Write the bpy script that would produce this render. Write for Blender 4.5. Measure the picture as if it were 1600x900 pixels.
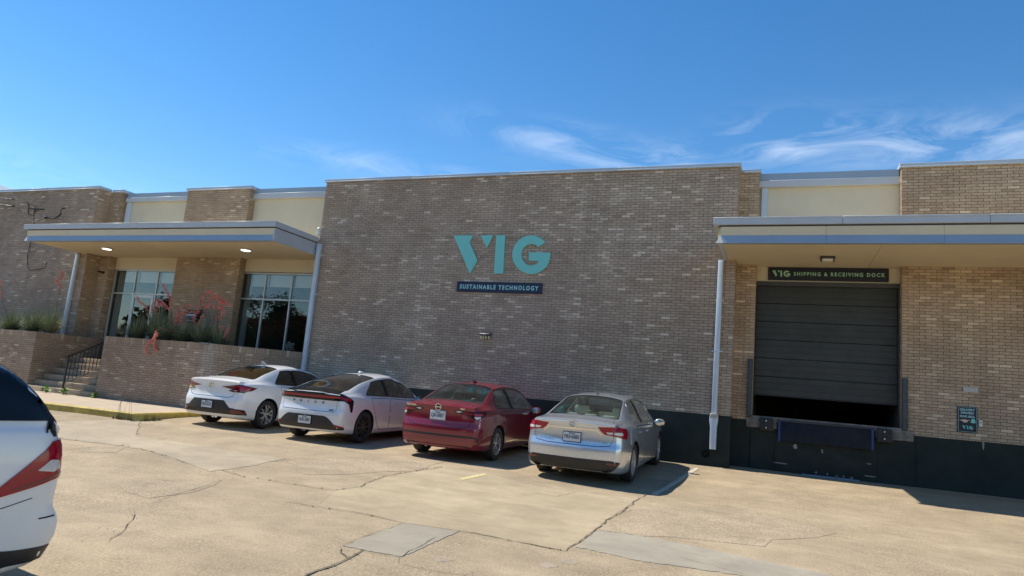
import bpy, bmesh, math, random
import numpy as np
from mathutils import Vector, Matrix, noise
from mathutils.bvhtree import BVHTree
from mathutils.geometry import delaunay_2d_cdt

for _o in list(bpy.data.objects):
    bpy.data.objects.remove(_o)
SC = bpy.context.scene
COL = SC.collection
R = math.radians
rnd = random.Random(7)
DATA = {'patch_sq': [(-4.27, 6.49), (-4.31, 7.84), (-3.6, 7.96), (-3.59, 6.56)], 'patch_strip': [(-2.19, 8.28), (-2.22, 9.32), (-1.65, 9.42), (-0.82, 9.29), (0.61, 8.94), (2.33, 8.64), (2.02, 7.51), (-0.31, 8.27), (-1.41, 8.14)], 'patch_left': [(-14.97, 10.19), (-15.13, 11.16), (-14.98, 12.0), (-14.81, 12.9), (-12.41, 10.78), (-10.42, 10.82), (-8.57, 10.77), (-8.39, 9.8), (-8.37, 8.77), (-10.47, 9.5), (-11.4, 9.62), (-12.93, 9.34), (-13.61, 9.18)], 'slab': [(-5.6, 7.86), (-4.93, 7.93), (-4.32, 7.87), (-3.44, 8.03), (-2.93, 8.03), (-2.25, 8.02), (-2.25, 8.47), (-2.26, 10.19), (-2.21, 12.33), (-3.24, 11.92), (-4.21, 11.97), (-5.14, 12.38), (-6.05, 12.27), (-6.25, 10.51), (-6.08, 9.48), (-6.07, 8.88)], 'cracks': [[(-6.1, 7.77), (-5.64, 7.77), (-4.9, 7.88), (-4.32, 7.87)], [(-3.6, 7.96), (-3.42, 8.01), (-2.95, 8.0), (-2.32, 8.02), (-2.25, 8.0)], [(-2.23, 8.01), (-2.25, 8.47), (-2.26, 10.19), (-2.21, 10.94), (-2.2, 11.61), (-2.21, 12.33), (-2.18, 13.01)], [(-2.21, 10.76), (-2.13, 11.14), (-1.96, 11.29)], [(-3.89, 5.33), (-3.92, 5.48), (-3.93, 5.64), (-3.93, 5.87), (-3.96, 6.16), (-4.0, 6.48)], [(-3.96, 6.16), (-4.13, 6.3), (-4.27, 6.49)], [(-4.27, 6.49), (-4.29, 7.07), (-4.31, 7.84)], [(-7.5, 8.81), (-7.14, 8.8), (-6.64, 8.8), (-6.2, 8.85), (-6.1, 8.93), (-6.04, 9.44), (-6.26, 10.55), (-6.19, 11.52), (-6.05, 12.31)], [(-8.42, 8.82), (-8.41, 9.03), (-7.98, 8.86), (-7.69, 8.77)], [(-11.44, 8.42), (-11.51, 9.12), (-11.24, 9.45)], [(-8.61, 7.54), (-8.35, 7.68), (-7.94, 7.76)], [(-7.82, 6.69), (-7.75, 6.97)], [(-7.33, 7.0), (-7.51, 7.79), (-7.73, 8.38)], [(-7.13, 6.59), (-7.33, 7.0)], [(-6.93, 6.14), (-6.61, 5.9), (-6.31, 5.52), (-6.0, 5.09)], [(-12.41, 10.78), (-14.71, 12.83)], [(0.29, 11.32), (0.87, 11.41), (1.57, 11.38), (2.19, 11.36)], [(-8.46, 10.28), (-8.49, 10.76)], [(-13.0, 9.39), (-11.4, 9.62), (-10.53, 9.55), (-8.99, 9.02)], [(-3.47, 6.35), (-3.16, 6.34), (-2.81, 6.42), (-2.59, 6.46)], [(-3.59, 6.56), (-3.47, 6.35)], [(-4.0, 6.48), (-3.59, 6.56)], [(-1.05, 8.64), (-0.31, 8.32)], [(-1.65, 16.3), (-1.39, 16.21)], [(-3.69, 7.51), (-3.59, 6.56)], [(-6.86, 11.49), (-6.34, 11.79), (-6.08, 12.36)], [(-8.43, 10.33), (-8.45, 11.08), (-7.79, 11.17)], [(-3.94, 11.25), (-3.38, 11.27), (-3.24, 11.92)], [(-15.05, 10.66), (-15.3, 11.43)]], 'yellow': [(-5.25, 11.47), (-5.17, 12.36), (-5.06, 12.18), (-5.13, 11.29)], 'white': [(-2.11, 12.99), (-2.03, 12.91), (-1.71, 17.15), (-1.8, 17.3)], 'rough': [[(-8.26, 10.56), (-8.23, 11.38), (-7.26, 12.14), (-6.41, 12.99), (-6.31, 11.49), (-6.65, 10.34), (-7.29, 9.78)], [(-8.57, 7.43), (-8.25, 7.79), (-7.61, 7.89), (-7.66, 8.3), (-7.38, 7.44), (-7.53, 6.86), (-7.9, 6.78)], [(-11.66, 9.05), (-11.27, 9.51), (-10.87, 9.06), (-11.19, 8.58)], [(-2.14, 10.08), (-1.98, 11.74), (-0.32, 12.59), (0.96, 11.68), (-0.24, 10.03), (-1.66, 9.48), (-2.21, 9.39)]], 'spots': [(-3.22, 6.78), (-2.09, 7.61), (-2.23, 7.33), (-6.84, 6.04), (-5.84, 7.41)], 'vig': {'v1': [(-9.14, 5.852), (-8.512, 5.863), (-8.596, 5.645), (-8.289, 5.097), (-8.494, 4.71)], 'v2': [(-8.26, 5.862), (-7.867, 5.861), (-8.03, 5.48)], 'i': [(-7.758, 5.86), (-7.485, 5.859), (-7.44, 4.728), (-7.729, 4.723)], 'g': [(-6.233, 5.657), (-6.297, 5.715), (-6.368, 5.763), (-6.444, 5.802), (-6.524, 5.83), (-6.606, 5.847), (-6.687, 5.852), (-6.767, 5.845), (-6.846, 5.826), (-6.921, 5.795), (-6.991, 5.754), (-7.053, 5.702), (-7.107, 5.642), (-7.151, 5.574), (-7.183, 5.5), (-7.204, 5.421), (-7.211, 5.34), (-7.206, 5.258), (-7.188, 5.176), (-7.158, 5.097), (-7.116, 5.022), (-7.064, 4.953), (-7.003, 4.892), (-6.934, 4.839), (-6.86, 4.796), (-6.781, 4.763), (-6.701, 4.741), (-6.619, 4.731), (-6.539, 4.733), (-6.461, 4.746), (-6.385, 4.771), (-6.314, 4.806), (-6.249, 4.851), (-6.192, 4.906), (-6.143, 4.968), (-6.105, 5.037), (-6.078, 5.111), (-6.063, 5.189), (-6.059, 5.269), (-6.069, 5.35), (-6.707, 5.357), (-6.686, 5.114), (-6.393, 5.108), (-6.394, 5.077), (-6.432, 5.038), (-6.478, 5.007), (-6.529, 4.987), (-6.584, 4.977), (-6.641, 4.978), (-6.697, 4.991), (-6.751, 5.014), (-6.8, 5.047), (-6.844, 5.089), (-6.88, 5.138), (-6.907, 5.193), (-6.924, 5.251), (-6.93, 5.31), (-6.925, 5.369), (-6.91, 5.425), (-6.884, 5.476), (-6.85, 5.521), (-6.807, 5.556), (-6.758, 5.582), (-6.704, 5.598), (-6.648, 5.602), (-6.591, 5.595), (-6.536, 5.577), (-6.484, 5.548), (-6.437, 5.51)]}, 'stalks': [[(-19.189, 16.75, 2.328), (-19.511, 16.75, 2.74), (-19.809, 16.75, 3.161), (-20.077, 16.75, 3.304), (-20.323, 16.75, 3.472)], [(-19.132, 16.75, 2.33), (-19.391, 16.75, 2.853), (-19.534, 16.75, 3.235), (-19.309, 16.75, 3.394), (-19.029, 16.75, 3.295)], [(-18.655, 16.75, 2.354), (-18.578, 16.75, 2.78), (-18.682, 16.75, 3.264), (-18.821, 16.75, 3.517), (-19.009, 16.75, 3.727), (-19.198, 16.75, 3.938)], [(-16.949, 16.75, 2.437), (-17.15, 16.75, 3.046), (-17.454, 16.75, 3.348), (-17.373, 16.75, 3.623), (-17.134, 16.75, 3.776), (-16.919, 16.75, 3.636)], [(-16.557, 16.75, 2.456), (-16.603, 16.75, 2.965), (-16.61, 16.75, 3.273), (-16.661, 16.75, 3.54), (-16.42, 16.75, 3.382), (-16.153, 16.75, 3.35)], [(-18.433, 16.75, 2.365), (-18.339, 16.75, 2.579), (-18.356, 16.75, 2.789), (-18.29, 16.75, 3.003), (-18.006, 16.75, 2.971)], [(-17.615, 16.75, 2.404), (-17.415, 16.75, 2.621), (-17.364, 16.75, 2.768), (-17.271, 16.75, 2.979)], [(-16.241, 16.75, 2.168), (-16.216, 16.75, 2.311), (-16.195, 16.75, 2.474), (-16.17, 16.75, 2.616)], [(-16.51, 16.75, 2.215), (-16.459, 16.75, 2.359), (-16.447, 16.75, 2.563), (-16.414, 16.75, 2.666)], [(-16.526, 16.75, 2.295), (-16.59, 16.75, 2.761), (-16.846, 16.75, 3.265), (-17.2, 16.75, 3.294)], [(-17.758, 15.85, 2.297), (-17.944, 15.85, 2.409), (-18.136, 15.85, 2.179), (-18.315, 15.85, 2.009), (-18.432, 15.85, 1.801), (-18.365, 15.85, 1.625)], [(-16.786, 16.75, 2.281), (-16.583, 16.75, 2.863), (-16.422, 16.75, 3.115), (-16.55, 16.75, 3.234)]], 'stalks_left': [[(-24.017, 16.6, 2.304), (-23.935, 16.6, 3.224), (-23.912, 16.6, 3.757), (-24.187, 16.6, 3.913), (-23.905, 16.6, 4.105), (-23.982, 16.6, 4.267)], [(-26.464, 16.6, 2.43), (-26.89, 16.6, 3.131), (-27.252, 16.6, 3.848), (-27.619, 16.6, 4.086)]], 'cables': [[(-35.881, 8.412), (-30.377, 7.589), (-29.541, 7.486), (-28.754, 7.359), (-28.512, 7.192), (-28.435, 7.056), (-28.459, 6.869), (-28.165, 6.785), (-28.049, 6.916), (-28.125, 7.05)], [(-35.671, 7.812), (-30.285, 7.284), (-29.452, 7.184), (-28.439, 7.07), (-27.925, 7.02), (-27.543, 7.013)], [(-28.11, 6.997), (-28.034, 6.729), (-27.944, 6.41)], [(-27.256, 6.652), (-26.804, 6.633), (-26.55, 6.786), (-26.569, 6.995), (-26.362, 7.043)], [(-27.955, 5.778), (-27.944, 5.202), (-27.901, 4.786), (-27.856, 4.631), (-27.601, 4.531), (-27.161, 4.564), (-26.857, 4.67), (-26.803, 4.876)], [(-28.333, 7.242), (-28.07, 7.129), (-28.056, 6.943), (-27.841, 6.992)]], 'wallsite': {'cam': (-24.37, 4.659), 'mail0': (-19.751, 3.319), 'mail1': (-18.936, 2.847), 'bee0': (-7.979, 3.002), 'bee1': (-7.639, 2.798), 'vent': (-13.748, 5.881), 'rail_a': (-24.381, 1.295), 'hook': (-27.332, 6.667), 'roofu0': (-45.698, 11.229), 'roofu1': (-42.913, 10.859), 'w2flower': (-15.571, 2.391)}}

# ------------------------------------------------------------------ camera
EYE = 1.4
cam_d = bpy.data.cameras.new("camera")
cam = bpy.data.objects.new("camera", cam_d)
COL.objects.link(cam)
cam_d.sensor_width = 36.0
cam_d.lens = 36.0 * 1067.0 / 1600.0
cam_d.clip_start = 0.05
cam_d.clip_end = 4000.0
YAW, PITCH, ROLL = R(21.78), R(8.636), R(4.936)
fwd = Vector((-math.sin(YAW) * math.cos(PITCH), math.cos(YAW) * math.cos(PITCH), math.sin(PITCH)))
rt0 = Vector((math.cos(YAW), math.sin(YAW), 0))
up0 = rt0.cross(fwd)
rt = rt0 * math.cos(ROLL) + up0 * math.sin(ROLL)
up = -rt0 * math.sin(ROLL) + up0 * math.cos(ROLL)
cam.matrix_world = Matrix(((rt.x, up.x, -fwd.x, 0), (rt.y, up.y, -fwd.y, 0), (rt.z, up.z, -fwd.z, EYE), (0, 0, 0, 1)))
SC.camera = cam

# ------------------------------------------------------------------ light, sky, exposure
SUN_DIR = Vector((0.77, -0.004, -1.0)).normalized()          # the way the light travels
sun_el = math.asin(-SUN_DIR.z)
sd = bpy.data.lights.new("sun", 'SUN')
sd.energy = 5.0
sd.angle = R(0.53)
sd.color = (1.0, 0.93, 0.82)
sun = bpy.data.objects.new("sun", sd)
sun.rotation_euler = SUN_DIR.to_track_quat('-Z', 'Y').to_euler()
sun.location = (-20, 5, 30)
COL.objects.link(sun)

world = bpy.data.worlds.new("World")
SC.world = world
world.use_nodes = True
wn, wl = world.node_tree.nodes, world.node_tree.links
wn.clear()
w_out = wn.new('ShaderNodeOutputWorld')
w_bg = wn.new('ShaderNodeBackground')
w_sky = wn.new('ShaderNodeTexSky')
w_sky.sky_type = 'NISHITA'
w_sky.sun_disc = False
w_sky.sun_elevation = sun_el
w_sky.sun_rotation = R(270)
w_sky.altitude = 150
w_sky.air_density = 1.0
w_sky.dust_density = 0.0
w_sky.ozone_density = 1.2
w_bg.inputs['Strength'].default_value = 0.132
# thin wind-drawn cirrus low in the sky, laid out by direction
CIRRUS = [(-0.60, .300, .16, .014, .6), (-0.45, .372, .07, .016, .35), (-0.33, .358, .08, .018, .8), (-0.20, .342, .10, .016, .9), (-0.02, .372, .07, .022, .7), (0.07, .356, .11, .022, 1.2), (0.24, .338, .12, .022, 1.2), (0.5, .30, .16, .03, .9), (1.3, .25, .3, .04, .9), (-1.2, .2, .3, .03, .5), (2.4, .3, .3, .04, .8), (-2.4, .25, .4, .05, .8)]
w_tc = wn.new('ShaderNodeTexCoord')
w_sep = wn.new('ShaderNodeSeparateXYZ')
wl.new(w_tc.outputs['Generated'], w_sep.inputs[0])
def wmath(op, a, b=None, c=None, clamp=False):
    n = wn.new('ShaderNodeMath'); n.operation = op; n.use_clamp = clamp
    for i, v in enumerate((a, b, c)):
        if v is None: continue
        if isinstance(v, (int, float)): n.inputs[i].default_value = v
        else: wl.new(v, n.inputs[i])
    return n.outputs[0]
w_az = wmath('ARCTAN2', w_sep.outputs['X'], w_sep.outputs['Y'])
w_el = w_sep.outputs['Z']
w_cmb = wn.new('ShaderNodeCombineXYZ')
wl.new(w_az, w_cmb.inputs[0]); wl.new(w_el, w_cmb.inputs[1])
w_map = wn.new('ShaderNodeMapping')
w_map.inputs['Rotation'].default_value = (0, 0, R(35))
w_map.inputs['Scale'].default_value = (6.5, 25.0, 1)
w_map.inputs['Location'].default_value = (0.3, 8.8, 0)
wl.new(w_cmb.outputs[0], w_map.inputs[0])
w_n1 = wn.new('ShaderNodeTexNoise')
w_n1.inputs['Scale'].default_value = 1.0
w_n1.inputs['Detail'].default_value = 9
w_n1.inputs['Roughness'].default_value = 0.6
w_n1.inputs['Distortion'].default_value = 1.3
wl.new(w_map.outputs[0], w_n1.inputs['Vector'])
cl = wmath('SUBTRACT', w_n1.outputs['Fac'], 0.40)
cl = wmath('MULTIPLY', cl, 3.0, clamp=True)
# drifts of cirrus: bearing, height, half width, half height, density
cov = 0.0
for (az, el, sa, se, k) in CIRRUS:
    p = wmath('POWER', wmath('DIVIDE', wmath('SUBTRACT', w_az, az), sa), 2.0)
    q = wmath('POWER', wmath('DIVIDE', wmath('SUBTRACT', w_el, el), se * 1.2), 2.0)
    e = wmath('EXPONENT', wmath('MULTIPLY', wmath('ADD', p, q), -1.0))
    cov = wmath('ADD', wmath('MULTIPLY', e, k), cov)
cl = wmath('MULTIPLY', cl, wmath('MINIMUM', cov, 1.0))
cl = wmath('MULTIPLY', cl, 0.33)
w_mix = wn.new('ShaderNodeMixRGB')
wl.new(cl, w_mix.inputs[0])
w_hsv = wn.new('ShaderNodeHueSaturation')
w_hsv.inputs['Saturation'].default_value = 1.34
wl.new(w_sky.outputs[0], w_hsv.inputs['Color'])
wl.new(w_hsv.outputs[0], w_mix.inputs[1])
w_mix.inputs[2].default_value = (8.2, 8.6, 9.0, 1)
wl.new(w_mix.outputs[0], w_bg.inputs[0])
wl.new(w_bg.outputs[0], w_out.inputs[0])

SC.view_settings.view_transform = 'Standard'
SC.view_settings.look = 'None'
SC.view_settings.gamma = 1.0
SC.view_settings.use_curve_mapping = False
SC.view_settings.exposure = 0.36
SC.cycles.max_bounces = 8
SC.cycles.transparent_max_bounces = 12
SC.cycles.caustics_reflective = False
SC.cycles.caustics_refractive = False

# ------------------------------------------------------------------ helpers
def tag(o, label=None, cat=None, group=None, kind=None):
    if label: o['label'] = label
    if cat: o['category'] = cat
    if group: o['group'] = group
    if kind: o['kind'] = kind
    return o

def empty(name, loc=(0, 0, 0), rot=(0, 0, 0)):
    o = bpy.data.objects.new(name, None)
    COL.objects.link(o)
    o.location = loc
    o.rotation_euler = rot
    o.empty_display_size = 0.2
    return o

class MB:
    """collects polygons into one mesh"""
    def __init__(s):
        s.v, s.f, s.m = [], [], []
    def add(s, verts, faces, m=0):
        b = len(s.v)
        s.v += [tuple(v) for v in verts]
        s.f += [tuple(i + b for i in f) for f in faces]
        s.m += [m] * len(faces)
        return s
    def box(s, x0, x1, y0, y1, z0, z1, m=0):
        v = [(x0, y0, z0), (x1, y0, z0), (x1, y1, z0), (x0, y1, z0), (x0, y0, z1), (x1, y0, z1), (x1, y1, z1), (x0, y1, z1)]
        return s.add(v, [(0, 3, 2, 1), (4, 5, 6, 7), (0, 1, 5, 4), (1, 2, 6, 5), (2, 3, 7, 6), (3, 0, 4, 7)], m)
    def prism(s, poly, axis, a, b, m=0):
        """poly of 2-D points pushed along axis from a to b; axis 0: (y,z), 1: (x,z), 2: (x,y)"""
        n = len(poly)
        def P(p, t):
            return (t, p[0], p[1]) if axis == 0 else (p[0], t, p[1]) if axis == 1 else (p[0], p[1], t)
        v = [P(p, a) for p in poly] + [P(p, b) for p in poly]
        f = [tuple(range(n)), tuple(range(2 * n - 1, n - 1, -1))] + [(i, n + i, n + (i + 1) % n, (i + 1) % n) for i in range(n)]
        return s.add(v, f, m)
    def tube(s, pts, r, n=6, m=0, cap=True):
        pts = [Vector(p) for p in pts]
        rr = r if isinstance(r, (list, tuple)) else [r] * len(pts)
        v = []
        t = None
        ref = Vector((0, 0, 1))
        for i, p in enumerate(pts):
            d = (pts[min(i + 1, len(pts) - 1)] - pts[max(i - 1, 0)]).normalized()
            if t is None:
                a = d.orthogonal().normalized()
            else:
                a = (a - d * a.dot(d))
                a = a.normalized() if a.length > 1e-6 else d.orthogonal().normalized()
            t = d
            b = d.cross(a)
            for k in range(n):
                w = 2 * math.pi * k / n
                v.append(p + (a * math.cos(w) + b * math.sin(w)) * rr[i])
        f = []
        for i in range(len(pts) - 1):
            for k in range(n):
                f.append((i * n + k, i * n + (k + 1) % n, (i + 1) * n + (k + 1) % n, (i + 1) * n + k))
        if cap:
            f.append(tuple(range(n - 1, -1, -1)))
            e = (len(pts) - 1) * n
            f.append(tuple(range(e, e + n)))
        return s.add(v, f, m)
    def lathe(s, prof, axis='z', n=24, m=0, c=(0, 0, 0)):
        v, f = [], []
        for (r, h) in prof:
            for k in range(n):
                w = 2 * math.pi * k / n
                a, b = r * math.cos(w), r * math.sin(w)
                p = (a, b, h) if axis == 'z' else (h, a, b) if axis == 'x' else (b, h, a)
                v.append((p[0] + c[0], p[1] + c[1], p[2] + c[2]))
        for i in range(len(prof) - 1):
            for k in range(n):
                f.append((i * n + k, i * n + (k + 1) % n, (i + 1) * n + (k + 1) % n, (i + 1) * n + k))
        return s.add(v, f, m)
    def build(s, name, mats, parent=None, smooth=False, sharp=None, bevel=None, loc=None, recalc=False):
        me = bpy.data.meshes.new(name)
        me.from_pydata(s.v, [], s.f)
        for mt in (mats if isinstance(mats, (list, tuple)) else [mats]):
            me.materials.append(mt)
        if any(s.m):
            me.polygons.foreach_set('material_index', s.m)
        me.update()
        if recalc or bevel:
            bm = bmesh.new(); bm.from_mesh(me)
            bmesh.ops.recalc_face_normals(bm, faces=bm.faces)
            if bevel:
                es = [e for e in bm.edges if len(e.link_faces) == 2 and e.calc_face_angle(0) > 0.6]
                bmesh.ops.bevel(bm, geom=es, offset=bevel[0], segments=bevel[1], profile=0.5, affect='EDGES', clamp_overlap=True)
            bm.to_mesh(me); bm.free()
        if smooth or bevel:
            me.polygons.foreach_set('use_smooth', [True] * len(me.polygons))
            me.set_sharp_from_angle(angle=R(sharp or 40))
        o = bpy.data.objects.new(name, me)
        COL.objects.link(o)
        if parent: o.parent = parent
        if loc: o.location = loc
        return o

def copy_tree(o, parent=None, kids=None):
    c = o.copy(); COL.objects.link(c)
    if parent: c.parent = parent
    for ch in list(o.children):
        copy_tree(ch, c)
    return c

# ------------------------------------------------------------------ materials
MATS = {}
class NT:
    def __init__(s, name):
        s.mat = bpy.data.materials.new(name)
        s.mat.use_nodes = True
        s.n, s.l = s.mat.node_tree.nodes, s.mat.node_tree.links
        s.n.clear()
        s.out = s.n.new('ShaderNodeOutputMaterial')
        s.b = s.n.new('ShaderNodeBsdfPrincipled')
        s.l.new(s.b.outputs[0], s.out.inputs[0])
        s.tc = None
    def new(s, t): return s.n.new(t)
    def link(s, a, b): s.l.new(a, b)
    def coords(s, kind='Object'):
        if s.tc is None: s.tc = s.new('ShaderNodeTexCoord')
        return s.tc.outputs[kind]
    def pos(s):
        g = s.new('ShaderNodeNewGeometry')
        return g.outputs['Position']
    def noise(s, vec, scale, detail=4, rough=0.55, dist=0.0, sc3=None):
        if sc3:
            mp = s.new('ShaderNodeMapping'); mp.inputs['Scale'].default_value = sc3
            s.link(vec, mp.inputs[0]); vec = mp.outputs[0]
        n = s.new('ShaderNodeTexNoise')
        n.inputs['Scale'].default_value = scale; n.inputs['Detail'].default_value = detail
        n.inputs['Roughness'].default_value = rough; n.inputs['Distortion'].default_value = dist
        s.link(vec, n.inputs['Vector'])
        return n.outputs['Fac']
    def ramp(s, fac, stops):
        r = s.new('ShaderNodeValToRGB')
        e = r.color_ramp.elements
        while len(e) < len(stops): e.new(0.5)
        for k, (p, c) in enumerate(stops):
            e[k].position = p
            e[k].color = (c, c, c, 1) if isinstance(c, (int, float)) else (*c, 1)
        s.link(fac, r.inputs[0])
        return r.outputs[0]
    def mix(s, fac, a, b, mode='MIX'):
        m = s.new('ShaderNodeMixRGB'); m.blend_type = mode
        for i, v in enumerate((fac, a, b)):
            if isinstance(v, (int, float)): m.inputs[i].default_value = v if i == 0 else (v, v, v, 1)
            elif isinstance(v, tuple): m.inputs[i].default_value = (*v, 1)
            else: s.link(v, m.inputs[i])
        return m.outputs[0]
    def math(s, op, a, b=None, clamp=False):
        m = s.new('ShaderNodeMath'); m.operation = op; m.use_clamp = clamp
        for i, v in enumerate((a, b)):
            if v is None: continue
            if isinstance(v, (int, float)): m.inputs[i].default_value = v
            else: s.link(v, m.inputs[i])
        return m.outputs[0]
    def bump(s, h, strength=0.3, dist=0.01):
        b = s.new('ShaderNodeBump')
        b.inputs['Strength'].default_value = strength; b.inputs['Distance'].default_value = dist
        s.link(h, b.inputs['Height'])
        s.link(b.outputs[0], s.b.inputs['Normal'])
        return b
    def setc(s, c):
        if isinstance(c, tuple): s.b.inputs['Base Color'].default_value = (*c, 1)
        else: s.link(c, s.b.inputs['Base Color'])
    def set(s, **k):
        for n, v in k.items():
            n = n.replace('_', ' ')
            if isinstance(v, (int, float, tuple)): s.b.inputs[n].default_value = v
            else: s.link(v, s.b.inputs[n])
        return s

def simple(name, c, rough=0.5, metal=0.0, var=0.12, scale=6.0, bump=0.0, spec=0.5, coat=0.0, kind='Object', grime=0.0):
    if name in MATS: return MATS[name]
    t = NT(name)
    v = t.coords(kind) if kind != 'pos' else t.pos()
    f = t.noise(v, scale, 5, 0.6)
    d = tuple(max(0, x * (1 - var)) for x in c); l = tuple(min(1, x * (1 + var)) for x in c)
    col = t.ramp(f, [(0.3, d), (0.7, l)])
    if grime:
        g = t.noise(v, scale * 0.35, 7, 0.7, 0.6)
        g = t.ramp(g, [(0.5, 0.0), (0.72, 1.0)])
        col = t.mix(t.math('MULTIPLY', g, grime), col, tuple(x * 0.45 for x in c))
    t.setc(col)
    t.set(Roughness=rough, Metallic=metal, Specular_IOR_Level=spec, Coat_Weight=coat)
    rf = t.noise(v, scale * 2.3, 3)
    t.set(Roughness=t.ramp(rf, [(0.3, max(0.02, rough - 0.08)), (0.7, min(1, rough + 0.1))]))
    if bump: t.bump(t.noise(v, scale * 12, 4), bump, 0.004)
    MATS[name] = t.mat
    return t.mat

def brick_mat(name, tone=(1, 1, 1), bloom=0):
    t = NT(name)
    g = t.new('ShaderNodeAttribute'); g.attribute_name = 'tint'; g.attribute_type = 'GEOMETRY'
    o = t.new('ShaderNodeAttribute'); o.attribute_name = 'tint'; o.attribute_type = 'OBJECT'
    tint = t.math('ADD', g.outputs['Fac'], o.outputs['Fac'], True)
    T = lambda c: tuple(a * b for a, b in zip(c, tone))
    col = t.ramp(tint, [(0.0, T((0.24, 0.185, 0.145))), (0.3, T((0.32, 0.26, 0.21))), (0.55, T((0.38, 0.315, 0.26))), (0.8, T((0.455, 0.39, 0.325))), (1.0, T((0.56, 0.495, 0.42)))])
    p = t.pos()
    n = t.noise(p, 22, 6, 0.7)
    col = t.mix(0.5, col, t.ramp(n, [(0.25, 0.55), (0.75, 1.25)]), 'MULTIPLY')
    st = t.noise(p, 0.5, 5, 0.65, 0.5, (1.6, 1, 0.5))
    col = t.mix(t.ramp(st, [(0.48, 0.0), (0.75, 0.45)]), col, T((0.19, 0.16, 0.14)))
    run = t.noise(p, 1.0, 4, 0.6, 0.2, (2.6, 2.6, .12))
    col = t.mix(t.ramp(run, [(0.50, 0.0), (0.72, 0.30)]), col, T((0.20, 0.17, 0.145)))
    wsh = t.noise(p, 1.3, 6, 0.7, 0.4, (1, 1, .25))
    col = t.mix(t.ramp(wsh, [(0.52, 0.0), (0.78, 0.28)]), col, T((0.47, 0.42, 0.36)))
    if bloom:
        sp = t.new('ShaderNodeSeparateXYZ'); t.link(p, sp.inputs[0])
        dx = t.math('ABSOLUTE', t.math('SUBTRACT', sp.outputs['X'], bloom))
        k = t.math('MULTIPLY', t.math('SUBTRACT', 0.34, dx), 3.2, True)
        k = t.math('MULTIPLY', k, t.ramp(t.noise(p, 2.6, 6, 0.7, 0.6, (1, 1, .4)), [(0.40, 0.0), (0.62, 0.75)]))
        col = t.mix(k, col, (0.50, 0.48, 0.45))
    t.setc(col)
    t.set(Roughness=0.9, Specular_IOR_Level=0.25)
    t.bump(t.noise(p, 160, 3), 0.5, 0.004)
    MATS[name] = t.mat
    return t.mat

M = {}
M['brick'] = brick_mat('brick_warm_grey', (1.30, 1.23, 1.13))
M['brick_bay'] = brick_mat('brick_bounce_warmed', (1.36, 1.23, 1.04))  # same brick for bays and piers, soffit and ground bounce light tinted in
M['brick_planter'] = brick_mat('brick_planter_tan', (1.16, 1.05, 0.92), -16.12)
M['mortar'] = simple('mortar', (0.105, 0.09, 0.075), 0.95, var=0.25, scale=9, bump=0.6, kind='pos')
M['stucco'] = simple('cream_stucco', (0.62, 0.56, 0.425), 0.85, var=0.05, scale=1.2, bump=0.4, kind='pos')
M['soffit'] = simple('soffit_paint', (0.66, 0.56, 0.38), 0.7, var=0.06, scale=0.8, kind='pos', grime=0.1)
M['cream_metal'] = simple('cream_metal', (0.60, 0.545, 0.41), 0.5, var=0.05, scale=1.5, kind='pos', grime=0.12)
M['grey_metal'] = simple('pale_grey_metal', (0.47, 0.50, 0.53), 0.42, var=0.06, scale=1.3, kind='pos', grime=0.15)
M['blue_metal'] = simple('blue_grey_metal', (0.25, 0.34, 0.46), 0.36, var=0.05, scale=1.2, kind='pos', grime=0.1)
M['coping'] = simple('coping_metal', (0.42, 0.49, 0.55), 0.4, var=0.06, scale=1.2, kind='pos')
M['pipe'] = simple('pale_blue_pipe', (0.52, 0.60, 0.68), 0.4, var=0.06, scale=2, kind='pos', grime=0.12)
M['dark_trim'] = simple('dark_trim', (0.05, 0.05, 0.055), 0.5)
M['charcoal'] = simple('charcoal_plinth_paint', (0.023, 0.031, 0.028), 0.75, var=0.2, scale=1.6, bump=0.5, kind='pos', grime=0.35, spec=0.2)
M['dockdoor'] = simple('dock_door_paint', (0.034, 0.038, 0.034), 0.55, var=0.14, scale=2.2, kind='pos', grime=0.25)
M['black'] = simple('black_void', (0.008, 0.008, 0.008), 0.9)
M['rubber'] = simple('black_rubber', (0.022, 0.022, 0.023), 0.75, var=0.3, scale=14, bump=0.4)
M['steel'] = simple('steel_bolt', (0.62, 0.62, 0.60), 0.35, 0.8)
M['blue_steel'] = simple('blue_dock_plate', (0.011, 0.013, 0.019), 0.6, var=0.3, scale=5, grime=0.5, spec=0.25)
M['iron'] = simple('black_iron', (0.025, 0.026, 0.028), 0.45, var=0.2, scale=20)
M['alu'] = simple('window_aluminium', (0.55, 0.56, 0.56), 0.38, 0.5, var=0.06, scale=4)
M['raw_conc'] = simple('raw_concrete', (0.19, 0.172, 0.145), 0.9, var=0.4, scale=7, bump=0.8, kind='pos', grime=0.4)
M['step_conc'] = simple('step_concrete', (0.38, 0.295, 0.20), 0.88, var=0.2, scale=5, bump=0.6, kind='pos', grime=0.3)
M['sidewalk'] = simple('sidewalk_concrete', (0.43, 0.345, 0.25), 0.88, var=0.12, scale=2.5, bump=0.5, kind='pos', grime=0.18)
M['yellow'] = simple('yellow_kerb_paint', (0.50, 0.375, 0.085), 0.7, var=0.25, scale=5, bump=0.4, kind='pos', grime=0.7)
M['teal'] = simple('teal_sign_face', (0.20, 0.60, 0.54), 0.5, var=0.03)
M['navy'] = simple('navy_sign_face', (0.012, 0.020, 0.050), 0.5, var=0.06)
M['navy2'] = simple('dark_teal_sign_face', (0.006, 0.010, 0.022), 0.5, var=0.06)
M['mint'] = simple('mint_lettering', (0.34, 0.62, 0.47), 0.5, var=0.03)
M['aqua'] = simple('aqua_lettering', (0.34, 0.62, 0.66), 0.5, var=0.03)
M['peach'] = simple('peach_print', (0.62, 0.44, 0.38), 0.5, var=0.03)
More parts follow.
